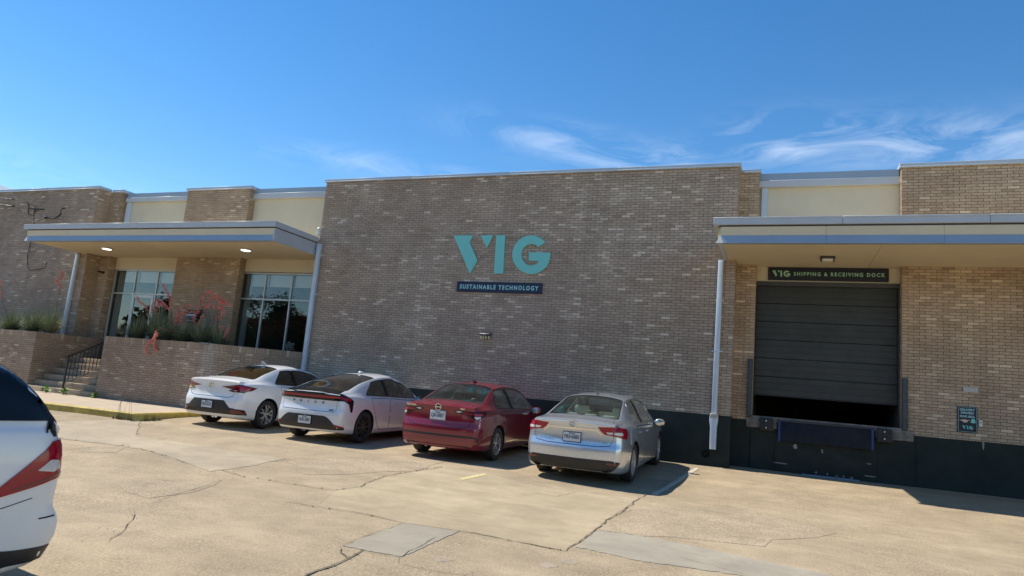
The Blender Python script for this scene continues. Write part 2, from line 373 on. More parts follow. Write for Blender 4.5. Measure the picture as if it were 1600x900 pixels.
M['white_print'] = simple('white_print', (0.72, 0.72, 0.70), 0.6, var=0.04)
M['offwhite'] = simple('offwhite_plastic', (0.66, 0.65, 0.60), 0.45, var=0.04)
M['cable'] = simple('black_cable', (0.018, 0.018, 0.018), 0.6)
M['soil'] = simple('planter_soil', (0.06, 0.045, 0.032), 0.95, var=0.4, scale=12, bump=1.0)
M['roof'] = simple('roof_gravel', (0.34, 0.33, 0.31), 0.9, var=0.2, scale=8)
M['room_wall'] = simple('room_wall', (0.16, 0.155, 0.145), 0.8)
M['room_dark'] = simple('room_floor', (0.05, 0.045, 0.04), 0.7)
M['blind'] = simple('roller_blind', (0.80, 0.78, 0.72), 0.8, var=0.04)

def emit_mat(name, c, strength):
    t = NT(name)
    e = t.new('ShaderNodeEmission')
    e.inputs[0].default_value = (*c, 1); e.inputs[1].default_value = strength
    t.link(e.outputs[0], t.out.inputs[0])
    return t.mat
M['lamp_on'] = emit_mat('lit_lamp_lens', (1.0, 0.97, 0.88), 2.2)

def glass_mat(name, tint, refl=1.0, rough=0.01, wave=0.02):
    t = NT(name)
    tr = t.new('ShaderNodeBsdfTransparent'); tr.inputs[0].default_value = (*tint, 1)
    gl = t.new('ShaderNodeBsdfGlossy'); gl.inputs['Roughness'].default_value = rough
    gl.inputs[0].default_value = (0.95, 0.98, 1.0, 1)
    lw = t.new('ShaderNodeLayerWeight'); lw.inputs[0].default_value = 0.5
    nz = t.noise(t.coords('Object'), 1.1, 2)
    bp = t.new('ShaderNodeBump'); bp.inputs['Strength'].default_value = wave; bp.inputs['Distance'].default_value = 0.05
    t.link(nz, bp.inputs['Height']); t.link(bp.outputs[0], gl.inputs['Normal'])
    f = t.math('ADD', t.math('MULTIPLY', t.math('POWER', lw.outputs['Facing'], 4.0), 0.95), 0.05)
    f = t.math('MULTIPLY', f, 1.4 * refl, True)
    m = t.new('ShaderNodeMixShader')
    t.link(f, m.inputs[0]); t.link(tr.outputs[0], m.inputs[1]); t.link(gl.outputs[0], m.inputs[2])
    t.link(m.outputs[0], t.out.inputs[0])
    return t.mat
M['glass'] = glass_mat('window_glass', (0.82, 0.86, 0.86), 0.9)
M['car_glass'] = glass_mat('car_glass_green', (0.64, 0.76, 0.70), 1.2, wave=0)
M['car_glass_tint'] = glass_mat('car_glass_tinted', (0.08, 0.09, 0.09), 1.3, wave=0)
M['car_glass_mid'] = glass_mat('car_glass_mid', (0.26, 0.31, 0.28), 1.3, wave=0)

def paint(name, c, metal=0.0, rough=0.35, flake=0.0):
    t = NT(name)
    v = t.coords('Object')
    d = t.noise(v, 1.3, 5, 0.65)
    col = t.ramp(d, [(0.3, tuple(x * 0.95 for x in c)), (0.7, tuple(min(1, x * 1.04) for x in c))])
    dust = t.noise(v, 26, 6, 0.75)
    sep = t.new('ShaderNodeSeparateXYZ'); t.link(v, sep.inputs[0])
    low = t.math('MULTIPLY', t.math('SUBTRACT', 0.62, sep.outputs['Z']), 1.6, True)
    col = t.mix(t.math('MULTIPLY', t.math('MULTIPLY', low, dust), 0.18), col, (0.36, 0.30, 0.23))
    t.setc(col)
    t.set(Metallic=metal, Roughness=t.ramp(dust, [(0.3, rough - 0.015), (0.7, rough + 0.03)]), Coat_Weight=0.85, Coat_Roughness=0.06)
    if flake:
        vo = t.new('ShaderNodeTexVoronoi'); vo.inputs['Scale'].default_value = 900
        t.link(v, vo.inputs['Vector'])
        t.bump(vo.outputs['Distance'], flake, 0.0006)
    MATS[name] = t.mat
    return t.mat
M['p_silver'] = paint('silver_car_paint', (0.60, 0.64, 0.69), 0.7, 0.25)
M['p_red'] = paint('dark_red_car_paint', (0.19, 0.002, 0.018), 0.0, 0.22)
M['p_white'] = paint('white_car_paint', (0.80, 0.80, 0.79), 0.0, 0.34)
M['p_pearl'] = paint('pearl_car_paint', (0.70, 0.71, 0.72), 0.12, 0.33)
M['trim'] = simple('car_black_trim', (0.018, 0.018, 0.02), 0.42, var=0.2, scale=12)
M['gloss_black'] = simple('car_gloss_black', (0.008, 0.008, 0.009), 0.12, var=0.05, spec=0.4)
M['gap'] = simple('car_gap', (0.006, 0.006, 0.006), 0.9)
M['well'] = simple('wheel_well', (0.010, 0.010, 0.010), 0.95)
M['chrome'] = simple('chrome', (0.72, 0.71, 0.67), 0.14, 1.0, var=0.03)
M['alloy'] = simple('alloy_rim', (0.50, 0.50, 0.50), 0.32, 0.7, var=0.05)
M['alloy_dark'] = simple('dark_alloy_rim', (0.05, 0.05, 0.055), 0.35, 0.6, var=0.05)
M['cabin'] = simple('cabin_grey', (0.17, 0.165, 0.15), 0.85, var=0.08)
M['cabin_light'] = simple('cabin_beige', (0.58, 0.57, 0.51), 0.85, var=0.06)
M['cabin_dark'] = simple('cabin_dark', (0.035, 0.035, 0.035), 0.85, var=0.08)
M['lamp_red'] = simple('red_lamp_plastic', (0.32, 0.001, 0.018), 0.14, var=0.1, scale=30, coat=0.25)
M['lamp_dark'] = simple('dark_red_lamp_plastic', (0.13, 0.005, 0.010), 0.12, var=0.1, scale=30, coat=0.8)
M['lamp_clear'] = simple('clear_lamp_plastic', (0.62, 0.60, 0.58), 0.12, var=0.08, scale=30, coat=0.8)
M['plate_face'] = simple('licence_plate_face', (0.60, 0.62, 0.64), 0.45, var=0.08, scale=40)
M['plate_ink'] = simple('licence_plate_ink', (0.03, 0.035, 0.06), 0.6)

def foliage(name, c1, c2, scale=6):
    t = NT(name)
    oi = t.new('ShaderNodeObjectInfo')
    f = t.noise(t.pos(), scale, 4)
    t.setc(t.ramp(f, [(0.3, c1), (0.7, c2)]))
    t.set(Roughness=0.55, Specular_IOR_Level=0.35)
    MATS[name] = t.mat
    return t.mat
M['yucca'] = foliage('yucca_blade', (0.13, 0.165, 0.085), (0.30, 0.335, 0.21), 9)
M['stalk'] = foliage('yucca_stalk', (0.16, 0.075, 0.055), (0.22, 0.13, 0.08), 9)
M['coral'] = foliage('coral_flower', (0.66, 0.16, 0.13), (0.80, 0.32, 0.25), 30)
M['weed'] = foliage('bright_weed', (0.07, 0.19, 0.015), (0.17, 0.33, 0.035), 14)
M['dry_weed'] = foliage('dry_weed', (0.16, 0.13, 0.06), (0.10, 0.12, 0.04), 14)
M['tree'] = foliage('tree_leaf', (0.020, 0.040, 0.014), (0.06, 0.09, 0.03), 1.2)
M['bark'] = simple('tree_bark', (0.10, 0.075, 0.055), 0.9, var=0.3, scale=6)

# ------------------------------------------------------------------ ground
def lerp(x, pts):
    if x <= pts[0][0]: return pts[0][1]
    for (a, b), (c, d) in zip(pts, pts[1:]):
        if x <= c: return b + (d - b) * (x - a) / (c - a)
    return pts[-1][1]
Z14 = [(-40, -0.06), (-20, -0.03), (-16, -0.02), (-12.5, -0.078), (-9, -0.095), (-5.5, -0.115), (-2.5, -0.185), (3, -0.19), (10, -0.18)]
ZW = [(-40, -0.12), (-20, -0.08), (-13, -0.02), (-1, 0.025), (3, 0.015), (10, 0.01)]
def gz(x, y):
    a = lerp(x, Z14); w = lerp(x, ZW)
    if y >= 14: return a + (w - a) * min((y - 14) / 3.9, 1.2)
    if y > 6: return a - 0.03 * (14 - y)
    return a - 0.24 - 0.012 * (6 - max(y, -20))

def concrete(name, base, rough_mask=1.0, speck=0.6, dark=0.5, aggregate=0.0):
    t = NT(name)
    p = t.pos()
    big = t.noise(p, 0.22, 6, 0.6, 0.6)
    mid = t.noise(p, 1.7, 6, 0.65, 0.3)
    stre = t.noise(p, 0.8, 5, 0.7, 0.2, (0.35, 1.7, 1))
    fine = t.noise(p, 60, 4, 0.7)
    C = lambda k: tuple(x * k for x in base)
    col = t.ramp(big, [(0.28, C(0.84)), (0.5, C(1.0)), (0.72, C(1.10))])
    col = t.mix(0.55, col, t.ramp(mid, [(0.25, 0.62), (0.75, 1.28)]), 'MULTIPLY')
    col = t.mix(0.5 * dark, col, t.ramp(stre, [(0.32, 0.5), (0.62, 1.16)]), 'MULTIPLY')
    col = t.mix(speck, col, t.ramp(fine, [(0.3, 0.68), (0.7, 1.25)]), 'MULTIPLY')
    h = fine
    if aggregate:
        vo = t.new('ShaderNodeTexVoronoi'); vo.inputs['Scale'].default_value = 30
        t.link(p, vo.inputs['Vector'])
        ag = t.ramp(vo.outputs['Distance'], [(0.15, 1.25), (0.6, 0.68)])
        msk = t.ramp(t.noise(p, 0.55, 5, 0.7, 0.8), [(0.40, 0.15), (0.58, 1.0)]) if aggregate < 1 else 1.0
        f = t.math('MULTIPLY', msk, 0.55) if aggregate < 1 else 0.6
        col = t.mix(f, col, t.mix(1.0, col, ag, 'MULTIPLY'))
        h = t.math('SUBTRACT', fine, t.math('MULTIPLY', vo.outputs['Distance'], 1.2))
    sp = t.noise(p, 0.9, 3, 0.5, 0.0)
    sp2 = t.noise(p, 7.0, 3, 0.6, 0.4)
    spots = t.math('MULTIPLY', t.ramp(sp, [(0.58, 0.0), (0.72, 1.0)]), t.ramp(sp2, [(0.60, 0.0), (0.72, 0.5)]))
    col = t.mix(spots, col, C(0.42))
    t.setc(col)
    t.set(Roughness=0.9, Specular_IOR_Level=0.25)
    t.bump(h, 0.55, 0.006)
    MATS[name] = t.mat
    return t.mat
M['ground'] = concrete('lot_concrete', (0.40, 0.315, 0.205), aggregate=0.5)
M['slab'] = concrete('slab_concrete', (0.415, 0.335, 0.215), speck=0.4, dark=0.6)
M['patch'] = concrete('grey_patch_concrete', (0.335, 0.295, 0.225), speck=0.3, dark=0.3)
M['patch_pale'] = concrete('pale_patch_concrete', (0.40, 0.33, 0.23), speck=0.3, dark=0.4)
M['rough'] = concrete('exposed_aggregate', (0.43, 0.342, 0.228), speck=1.0, aggregate=1.0)
M['crack'] = simple('crack_dirt', (0.13, 0.105, 0.07), 0.95, var=0.4, scale=14, kind='pos')
M['faded_yellow'] = simple('faded_yellow_paint', (0.55, 0.45, 0.22), 0.8, var=0.12, scale=9, kind='pos')
M['faded_white'] = simple('faded_white_paint', (0.52, 0.46, 0.37), 0.8, var=0.12, scale=9, kind='pos')
M['oil'] = simple('oil_stain', (0.33, 0.265, 0.19), 0.8, var=0.2, scale=9, kind='pos')
def axis_ticks(lo, hi, near_lo, near_hi, step):
    t = list(np.arange(near_lo, near_hi + 1e-6, step))
    a, s = near_lo, step
    while a > lo:
        s *= 1.45; a -= s; t.insert(0, max(a, lo))
    a, s = near_hi, step
    while a < hi:
        s *= 1.45; a += s; t.append(min(a, hi))
    return t
xs = axis_ticks(-900, 900, -30, 12, 0.5)
ys = axis_ticks(-900, 900, -2, 19, 0.5)
g_mb = MB()
g_mb.add([(x, y, gz(x, y)) for y in ys for x in xs],
         [(j * len(xs) + i, j * len(xs) + i + 1, (j + 1) * len(xs) + i + 1, (j + 1) * len(xs) + i) for j in range(len(ys) - 1) for i in range(len(xs) - 1)])
ground = g_mb.build('ground', M['ground'], smooth=True)
tag(ground, 'wide sunlit concrete parking lot, tan and cracked', kind='structure')

def resample(poly, step, closed=True):
    out = []
    n = len(poly)
    for i in range(n if closed else n - 1):
        a, b = Vector(poly[i]), Vector(poly[(i + 1) % n])
        k = max(1, int((b - a).length / step))
        out += [a.lerp(b, j / k) for j in range(k)]
    if not closed: out.append(Vector(poly[-1]))
    return out

def inside(p, poly):
    c = False
    n = len(poly)
    for i in range(n):
        a, b = poly[i], poly[(i + 1) % n]
        if (a[1] > p[1]) != (b[1] > p[1]) and p[0] < (b[0] - a[0]) * (p[1] - a[1]) / (b[1] - a[1]) + a[0]:
            c = not c
    return c

def fill(poly, step, holes=()):
    """constrained triangulation of a polygon with an inner grid: (points, triangles, number of border points)"""
    loops = [resample([Vector((p[0], p[1])) for p in poly], step)] + [resample([Vector((p[0], p[1])) for p in h], step) for h in holes]
    pts, faces = [], []
    edges = []
    for lp in loops:
        b = len(pts)
        pts += [Vector((p[0], p[1])) for p in lp]
        edges += [(b + i, b + (i + 1) % len(lp)) for i in range(len(lp))]
    nb = len(pts)
    L = [[(p[0], p[1]) for p in lp] for lp in loops]
    x0 = min(p[0] for p in L[0]); x1 = max(p[0] for p in L[0]); y0 = min(p[1] for p in L[0]); y1 = max(p[1] for p in L[0])
    y = y0 + step * 0.5
    r = 0
    while y < y1:
        x = x0 + step * (0.5 if r % 2 else 1.0)
        while x < x1:
            if inside((x, y), L[0]) and not any(inside((x, y), h) for h in L[1:]):
                if min((Vector((x, y)) - q).length for q in pts[:nb]) > step * 0.45:
                    pts.append(Vector((x, y)))
            x += step
        y += step * 0.87; r += 1
    v, e, f, *_ = delaunay_2d_cdt(pts, edges, [], 0, 1e-5)
    tri = []
    for t in f:
        c = (sum(v[i][0] for i in t) / len(t), sum(v[i][1] for i in t) / len(t))
        if inside(c, L[0]) and not any(inside(c, h) for h in L[1:]):
            a, b, d = v[t[0]], v[t[1]], v[t[2]]
            tri.append(tuple(t) if (b[0] - a[0]) * (d[1] - a[1]) - (b[1] - a[1]) * (d[0] - a[0]) > 0 else tuple(reversed(t)))
    return v, tri, loops

def outset(poly, d):
    n = len(poly)
    A = sum(poly[i][0] * poly[(i + 1) % n][1] - poly[(i + 1) % n][0] * poly[i][1] for i in range(n))
    sg = 1 if A > 0 else -1
    out = []
    for i in range(n):
        p, a, b = Vector(poly[i][:2]), Vector(poly[i - 1][:2]), Vector(poly[(i + 1) % n][:2])
        e1 = (p - a); e2 = (b - p)
        if e1.length < 1e-6 or e2.length < 1e-6: out.append(tuple(p)); continue
        n1 = Vector((e1.y, -e1.x)).normalized() * sg; n2 = Vector((e2.y, -e2.x)).normalized() * sg
        nn = (n1 + n2)
        if nn.length < 1e-6: nn = n1
        nn.normalize()
        k = d / max(nn.dot(n1), 0.5)
        out.append(tuple(p + nn * k))
    return out

def ground_sheet(name, poly, mat, lift, step=0.4, jag=0.0):
    if jag:
        q = resample([Vector(p) for p in poly], jag * 3)
        poly = [(p[0] + rnd.uniform(-jag, jag), p[1] + rnd.uniform(-jag, jag)) for p in q]
    v, tri, loops = fill(poly, step)
    mb = MB().add([(p[0], p[1], gz(p[0], p[1]) + lift) for p in v], tri)
    m = len(loops[0])
    mb.add([(p[0], p[1], gz(p[0], p[1]) + lift) for p in v[:m]] + [(p[0], p[1], gz(p[0], p[1]) - .02) for p in v[:m]], [(i, m + i, m + (i + 1) % m, (i + 1) % m) for i in range(m)])
    return mb.build(name, mat, ground)

ground_sheet('concrete_slab', DATA['slab'], M['slab'], 0.003, 0.4)
for k, poly in enumerate(DATA['rough']):
    ground_sheet('worn_concrete', poly, M['rough'], 0.0042, 0.3, jag=0.13)
tag(ground_sheet('concrete_patch', DATA['patch_sq'], M['patch'], 0.006, 0.3, jag=0.012), 'square grey cement repair patch')
tag(ground_sheet('concrete_patch', DATA['patch_strip'], M['patch'], 0.006, 0.3, jag=0.02), 'long grey cement repair strip')
tag(ground_sheet('concrete_patch', DATA['patch_left'], M['patch_pale'], 0.0055, 0.4, jag=0.03), 'smooth pale cement strip')
ground_sheet('painted_line', DATA['yellow'], M['faded_yellow'], 0.008, 0.2, jag=0.012)['label'] = 'short faded yellow parking line'
ground_sheet('painted_line', DATA['white'], M['faded_white'], 0.010, 0.2, jag=0.015)['label'] = 'faded pale parking line'
for (x, y) in DATA['spots'][:3]:
    a = [(x + (0.10 + rnd.uniform(-.03, .03)) * math.cos(w), y + (0.09 + rnd.uniform(-.03, .03)) * math.sin(w)) for w in np.linspace(0, 2 * math.pi, 14)[:-1]]
    ground_sheet('oil_stain', a, M['oil'], 0.0025, 0.06)
tufts = []
def crack(pts, w0, weeds=0.0):
    P = resample([Vector(p) for p in pts], 0.11, closed=False)
    V, F = [], []
    n = len(P)
    off = 0.0
    C = []
    for i, p in enumerate(P):
        d = (P[min(i + 1, n - 1)] - P[max(i - 1, 0)])
        if d.length < 1e-6: d = Vector((1, 0))
        d.normalize()
        nr = Vector((-d.y, d.x))
        off = off * 0.7 + rnd.uniform(-0.022, 0.022)
        q = p + nr * off
        C.append(q)
        w = w0 * (0.35 + 0.9 * rnd.random()) * (0.4 if i in (0, n - 1) else 1)
        for s in (-1, 1):
            r = q + nr * s * w * (0.7 + 0.6 * rnd.random())
            V.append((r.x, r.y, gz(r.x, r.y) + 0.0105))
        if weeds and rnd.random() < weeds:
            tufts.append((q.x, q.y))
    for i in range(n - 1):
        F.append((2 * i, 2 * i + 2, 2 * i + 3, 2 * i + 1))
    MB().add(V, F).build('crack', M['crack'], ground)
for i, c in enumerate(DATA['cracks']):
    wide = {2: 0.009, 4: 0.012, 5: 0.007, 0: 0.006, 1: 0.006, 7: 0.007, 8: 0.007, 3: 0.006, 22: 0.003}.get(i, 0.0045)
    crack(c, wide, {2: 0.12, 4: 0.5, 7: 0.3, 8: 0.2, 0: 0.25, 1: 0.2, 18: 0.2}.get(i, 0.0))

def blade_tuft(mb, x, y, z, n, h, r, wid, lean=0.7):
    for k in range(n):
        a = rnd.uniform(0, 2 * math.pi)
        hh = h * rnd.uniform(0.5, 1.1)
        l = lean * rnd.uniform(0.2, 1.0)
        bx, by = x + math.cos(a) * r * rnd.random(), y + math.sin(a) * r * rnd.random()
        dx, dy = math.cos(a), math.sin(a)
        sx, sy = -dy * wid, dx * wid
        V = []
        S = 4
        for i in range(S + 1):
            t = i / S
            ww = (1 - t) ** 0.7 + 0.03
            px, py, pz = bx + dx * hh * l * t * t, by + dy * hh * l * t * t, z + hh * (t - 0.35 * l * t * t)
            V += [(px - sx * ww, py - sy * ww, pz), (px + sx * ww, py + sy * ww, pz)]
        mb.add(V, [(2 * i, 2 * i + 1, 2 * i + 3, 2 * i + 2) for i in range(S)])
mb = MB()
for (x, y) in tufts:
    blade_tuft(mb, x, y, gz(x, y), 6, 0.035, 0.03, 0.003)
tag(mb.build('crack_weeds', M['dry_weed']), 'tiny weeds growing along the cracks of the concrete', 'weeds', kind='stuff')

# pavement with yellow kerb in front of the planters
KF = [(-60, 12.2), (-18.1, 12.42), (-14.85, 12.62)]          # front edge
KC = (-14.62, 12.84)
KR = [KC, (-15.55, 16.2)]                                    # return to the planter
swz = lambda y: 0.105 - 0.020 * (y - 12.4) / 3.6
edge_y = lambda x: lerp(x, KF)
mb = MB()
xx = [-60, -50, -40, -34, -30, -27, -25, -23, -21.5, -20, -19, -18.1, -17, -16, -15.2]
rows = 6
for j in range(rows):
    t = j / (rows - 1)
    for x in xx:
        y0, y1 = edge_y(x) + 0.155, 16.04
        xr = x if x < -15.3 else x + 0.42 - 0.72 * t
        y = y0 + (y1 - y0) * t
        mb.v.append((xr, y, swz(y)))
n_ = len(xx)
mb.f = [(j * n_ + i, j * n_ + i + 1, (j + 1) * n_ + i + 1, (j + 1) * n_ + i) for j in range(rows - 1) for i in range(n_ - 1)]
mb.m = [0] * len(mb.f)
sw = mb.build('pavement', M['sidewalk'])
tag(sw, 'raised tan concrete pavement along the planters', kind='structure')
for x in (-17.6, -20.6, -23.7):
    MB().add([(x, edge_y(x) + .17, swz(12.6) + .003), (x + .012, edge_y(x) + .17, swz(12.6) + .003), (x + .012, 16.0, swz(16) + .003), (x, 16.0, swz(16) + .003)], [(0, 1, 2, 3)]).build('expansion_joint', M['crack'], sw)
def kerb_strip(path):
    P = [Vector(p) for p in resample([Vector(p) for p in path], 0.5, closed=False)]
    V, F = [], []
    n = len(P)
    for i, p in enumerate(P):
        d = (P[min(i + 1, n - 1)] - P[max(i - 1, 0)]).normalized()
        nr = Vector((-d.y, d.x))
        j = rnd.uniform(-.006, .006)
        top = swz(p.y) + 0.002
        g0 = gz(p.x, p.y) - 0.06
        for (q, z) in ((j, g0), (j, top - 0.03), (0.03, top + rnd.uniform(-.003, .003)), (0.165, top)):
            w = p + nr * q
            V.append((w.x, w.y, z))
    for i in range(n - 1):
        for k in range(3):
            F.append((4 * i + k, 4 * i + 4 + k, 4 * i + 5 + k, 4 * i + 1 + k))
    return MB().add(V, F)
corner = [(-14.85 + .23 * math.sin(a), 12.62 + .23 * (1 - math.cos(a))) for a in np.linspace(0, 1.7, 6)]
kb = kerb_strip(KF[:-1] + corner + [KR[1]]).build('kerb', M['yellow'], smooth=True, sharp=35)
tag(kb, 'kerb with worn yellow paint edging the pavement', kind='structure')
mb = MB()
for k in range(30):
    x, y = -14.75 + rnd.uniform(-0.5, 0.25), 12.60 - rnd.uniform(0.0, 0.14)
    if k % 3 == 0: x, y = -14.58 + rnd.uniform(-.05, .1), 12.8 + rnd.uniform(0, .5)
    blade_tuft(mb, x, y, gz(x, y), 9, 0.15, 0.06, 0.006, 1.1)
for k in range(7):
    x, y = -14.75 + rnd.uniform(-0.5, 0.1), 12.56
    mb.tube([(x, y, gz(x, y)), (x + rnd.uniform(-.1, .1), y, gz(x, y) + .3), (x + rnd.uniform(-.2, .25), y, gz(x, y) + rnd.uniform(.4, .7))], 0.0025, 4)
tag(mb.build('dry_weed_clump', M['dry_weed']), 'dry straggly weed clump at the corner of the yellow kerb', 'weed')

# loose grit along the cracks and the foot of the walls
mb = MB()
gr_ = random.Random(11)
spots_ = [(q[0], q[1]) for c in DATA['cracks'] for q in resample([Vector(p) for p in c], .15, closed=False)]
for k in range(1100):
    if k % 3 == 0: x, y = gr_.uniform(-12, 9), 17.75 - abs(gr_.gauss(0, .35)) if True else 0
    else:
        q = spots_[gr_.randrange(len(spots_))]; x, y = q[0] + gr_.gauss(0, .12), q[1] + gr_.gauss(0, .12)
    if k % 7 == 0: x, y = gr_.uniform(-14, 6), gr_.uniform(6, 17)
    r_ = gr_.uniform(.002, .007)
    z = gz(x, y) + .004
    mb.add([(x - r_, y - r_ * .7, z), (x + r_, y - r_, z), (x + r_ * .6, y + r_, z), (x - r_ * .8, y + r_ * .8, z), (x + r_ * .1, y, z + r_ * 1.2)], [(0, 1, 4), (1, 2, 4), (2, 3, 4), (3, 0, 4)])
tag(mb.build('loose_gravel', M['sidewalk']), 'scattered grit and pebbles on the concrete', 'gravel', kind='stuff')

# ------------------------------------------------------------------ the building
CH, BL, JT = 0.0722, 0.2415, 0.0105
PROUD = 0.009
def hash01(a, b, s=0):
    r = math.sin(a * 12.9898 + b * 78.233 + s * 37.719) * 43758.5453
    return r - math.floor(r)
def tint_at(ci, bi, u, z, s):
    n = noise.noise(Vector((u * 0.9, z * 1.5, s * 7.1))) * 0.5 + noise.noise(Vector((u * 0.22, z * 0.35, s * 3.3 + 9))) * 0.35
    r = hash01(ci, bi, s)
    v = 0.40 + 0.30 * (hash01(bi, ci, s + 5) - 0.5) + 0.42 * n
    pale = 0.05 + 0.30 * max(0, n)
    if r < pale: v = 0.72 + 0.28 * hash01(ci + 3, bi, s)
    elif r > 0.96: v = 0.16
    return min(max(v, 0.02), 1.0)

FULL = {}
def brick_face(parent, o, u, n, length, z0, z1, mat, seed, openings=(), solo=None, phase=0.0):
    """bricks laid in running bond on a mortar bed; o = lower left corner on the mortar face, u along the wall, n outward.
    openings: (u0,u1,z0,z1) left free.  solo(u,z) true: that brick becomes an object of its own"""
    o, u, n = Vector(o), Vector(u), Vector(n)
    V, F, T = [], [], []
    c0 = int(math.floor((z0) / CH)); c1 = int(math.ceil(z1 / CH))
    for ci in range(c0, c1):
        za, zb = max(ci * CH + JT / 2, z0), min((ci + 1) * CH - JT / 2, z1)
        if zb - za < 0.015: continue
        off = (0.5 if ci % 2 else 0.0) + phase
        b0 = int(math.floor(-off)); b1 = int(math.ceil(length / BL))
        for bi in range(b0 - 1, b1 + 1):
            ua, ub = (bi + off) * BL + JT / 2, (bi + 1 + off) * BL - JT / 2
            segs = [(max(ua, 0.0), min(ub, length))]
            for (p0, p1, q0, q1) in openings:
                if zb > q0 + 0.01 and za < q1 - 0.01:
                    ns = []
                    for (a, b) in segs:
                        if b <= p0 or a >= p1: ns.append((a, b))
                        else:
                            if a < p0: ns.append((a, p0))
                            if b > p1: ns.append((p1, b))
                    segs = ns
            for (a, b) in segs:
                if b - a < 0.02: continue
                t = tint_at(ci, bi, (a + b) / 2, (za + zb) / 2, seed)
                pr = PROUD + 0.003 * (hash01(ci, bi, seed + 2) - 0.5)
                full = abs((b - a) - (BL - JT)) < 1e-4 and abs((zb - za) - (CH - JT)) < 1e-4
                if full and solo and solo((a + b) / 2, (za + zb) / 2):
                    key = (mat.name, tuple(round(x, 3) for x in u))
                    if key not in FULL:
                        L, H, D = BL - JT, CH - JT, PROUD
                        m = MB().box(-L / 2, L / 2, -D, 0.004, -H / 2, H / 2)
                        me = m.build('brick', mat)
                        FULL[key] = me.data
                        bpy.data.objects.remove(me)
                    ob = bpy.data.objects.new('brick', FULL[key])
                    COL.objects.link(ob)
                    ob.parent = parent
                    ob.location = o + u * ((a + b) / 2) + n * (pr - PROUD) + Vector((0, 0, (za + zb) / 2))
                    ob.rotation_euler = (0, 0, math.atan2(u.y, u.x))
                    ob['tint'] = t
                    continue
                k = len(V)
                for (d) in (pr, -0.002):
                    for (uu, zz) in ((a, za), (b, za), (b, zb), (a, zb)):
                        q = o + u * uu + n * d
                        V.append((q.x, q.y, zz + o.z))
                F += [(k, k + 1, k + 2, k + 3), (k, k + 4, k + 5, k + 1), (k + 1, k + 5, k + 6, k + 2), (k + 2, k + 6, k + 7, k + 3), (k + 3, k + 7, k + 4, k)]
                T += [t] * 5
    if not F: return None
    me = bpy.data.meshes.new('brickwork')
    me.from_pydata(V, [], F)
    me.materials.append(mat)
    at = me.attributes.new('tint', 'FLOAT', 'FACE')
    at.data.foreach_set('value', T)
    me.update()
    ob = bpy.data.objects.new('brickwork', me)
    COL.objects.link(ob)
    ob.parent = parent
    ob['kind'] = 'stuff'
    return ob

bld = empty('warehouse_building', (0, 17.9, 0))
tag(bld, 'long low brick warehouse with flat canopies, glazed entrance and loading dock', 'building')
bld_inv = Matrix.Translation((0, -17.9, 0))
def bpart(mb, name, mat, **k):
    mb.v = [(x, y - 17.9, z) for (x, y, z) in mb.v]
    return mb.build(name, mat, bld, **k)
def B(y): return y - 17.9

YM, YB, YC = 17.9, 18.45, 18.72          # main wall, bays and piers, stucco and glazing
PT = 1.27                                 # top of the painted plinth
TOPB = 7.69                               # top of the brickwork

# main wall block
main = bpart(MB().box(-14.02, -1.10, YM, 26, PT - 0.3, TOPB), 'brick_wall', M['mortar'])
brick_face(main, (-14.02, B(YM), 0), (1, 0, 0), (0, -1, 0), 12.92, PT, TOPB, M['brick'], 1)
brick_face(main, (-1.10, B(YM), 0), (0, 1, 0), (1, 0, 0), 0.55, PT, TOPB, M['brick'], 2)
bpart(MB().box(-14.02, -1.085, YM - 0.012, 20, -0.4, PT - 0.002), 'plinth', M['charcoal'])
# right bay
bay = bpart(MB().box(2.70, 12.0, YB, 26, 1.0, TOPB), 'brick_wall', M['mortar'])
solo_count = [0]
def solo_bay(u, z):
    if u < 3.05 and 1.25 < z < 3.35 and solo_count[0] < 290:
        solo_count[0] += 1
        return True
    return False
brick_face(bay, (2.70, B(YB), 0), (1, 0, 0), (0, -1, 0), 9.3, 1.20, TOPB, M['brick_bay'], 3, solo=solo_bay)
brick_face(bay, (2.70, B(YC), 0), (0, -1, 0), (-1, 0, 0), YC - YB, 1.20, TOPB, M['brick_bay'], 4)
bpart(MB().box(2.95, 12.0, YB - 0.012, 20, -0.4, 1.198), 'plinth', M['charcoal'])
# pier on the left of the dock
pier = bpart(MB().box(-1.10, -0.62, YB, 26, 1.0, TOPB), 'brick_pier', M['mortar'])
brick_face(pier, (-1.10, B(YB), 0), (1, 0, 0), (0, -1, 0), 0.48, 1.22, TOPB, M['brick_bay'], 5)
brick_face(pier, (-0.62, B(YB), 0), (0, 1, 0), (1, 0, 0), YC - YB, 1.30, TOPB, M['brick_bay'], 6)
bpart(MB().box(-1.085, -0.60, YB - 0.012, 20, -0.4, 1.215), 'plinth', M['charcoal'])
# dock bay stucco + door
bpart(MB().box(-0.62, 2.70, YC, 18.95, 4.80, 7.36), 'stucco_panel', M['stucco'])
bpart(MB().box(-0.62, 2.70, YC, 18.95, -0.4, 1.02), 'dock_wall', M['charcoal'])
bpart(MB().box(-0.62, 2.95, 18.40, YC - .002, -0.4, 1.05), 'dock_wall', M['charcoal'])
bpart(MB().box(-0.62, 2.70, 18.40, 24.0, 1.22, 1.34), 'dock_sill', M['raw_conc'])
bpart(MB().box(-0.74, -0.02, 18.39, 18.9, 1.05, 1.30), 'concrete_ledge', M['raw_conc'], bevel=(0.02, 2))
bpart(MB().box(2.14, 2.93, 18.385, 18.9, 1.052, 1.302), 'concrete_ledge', M['raw_conc'], bevel=(0.03, 2))
bpart(MB().box(0.0, 2.12, 18.39, 18.9, 1.052, 1.30), 'leveller_frame', M['dark_trim'])
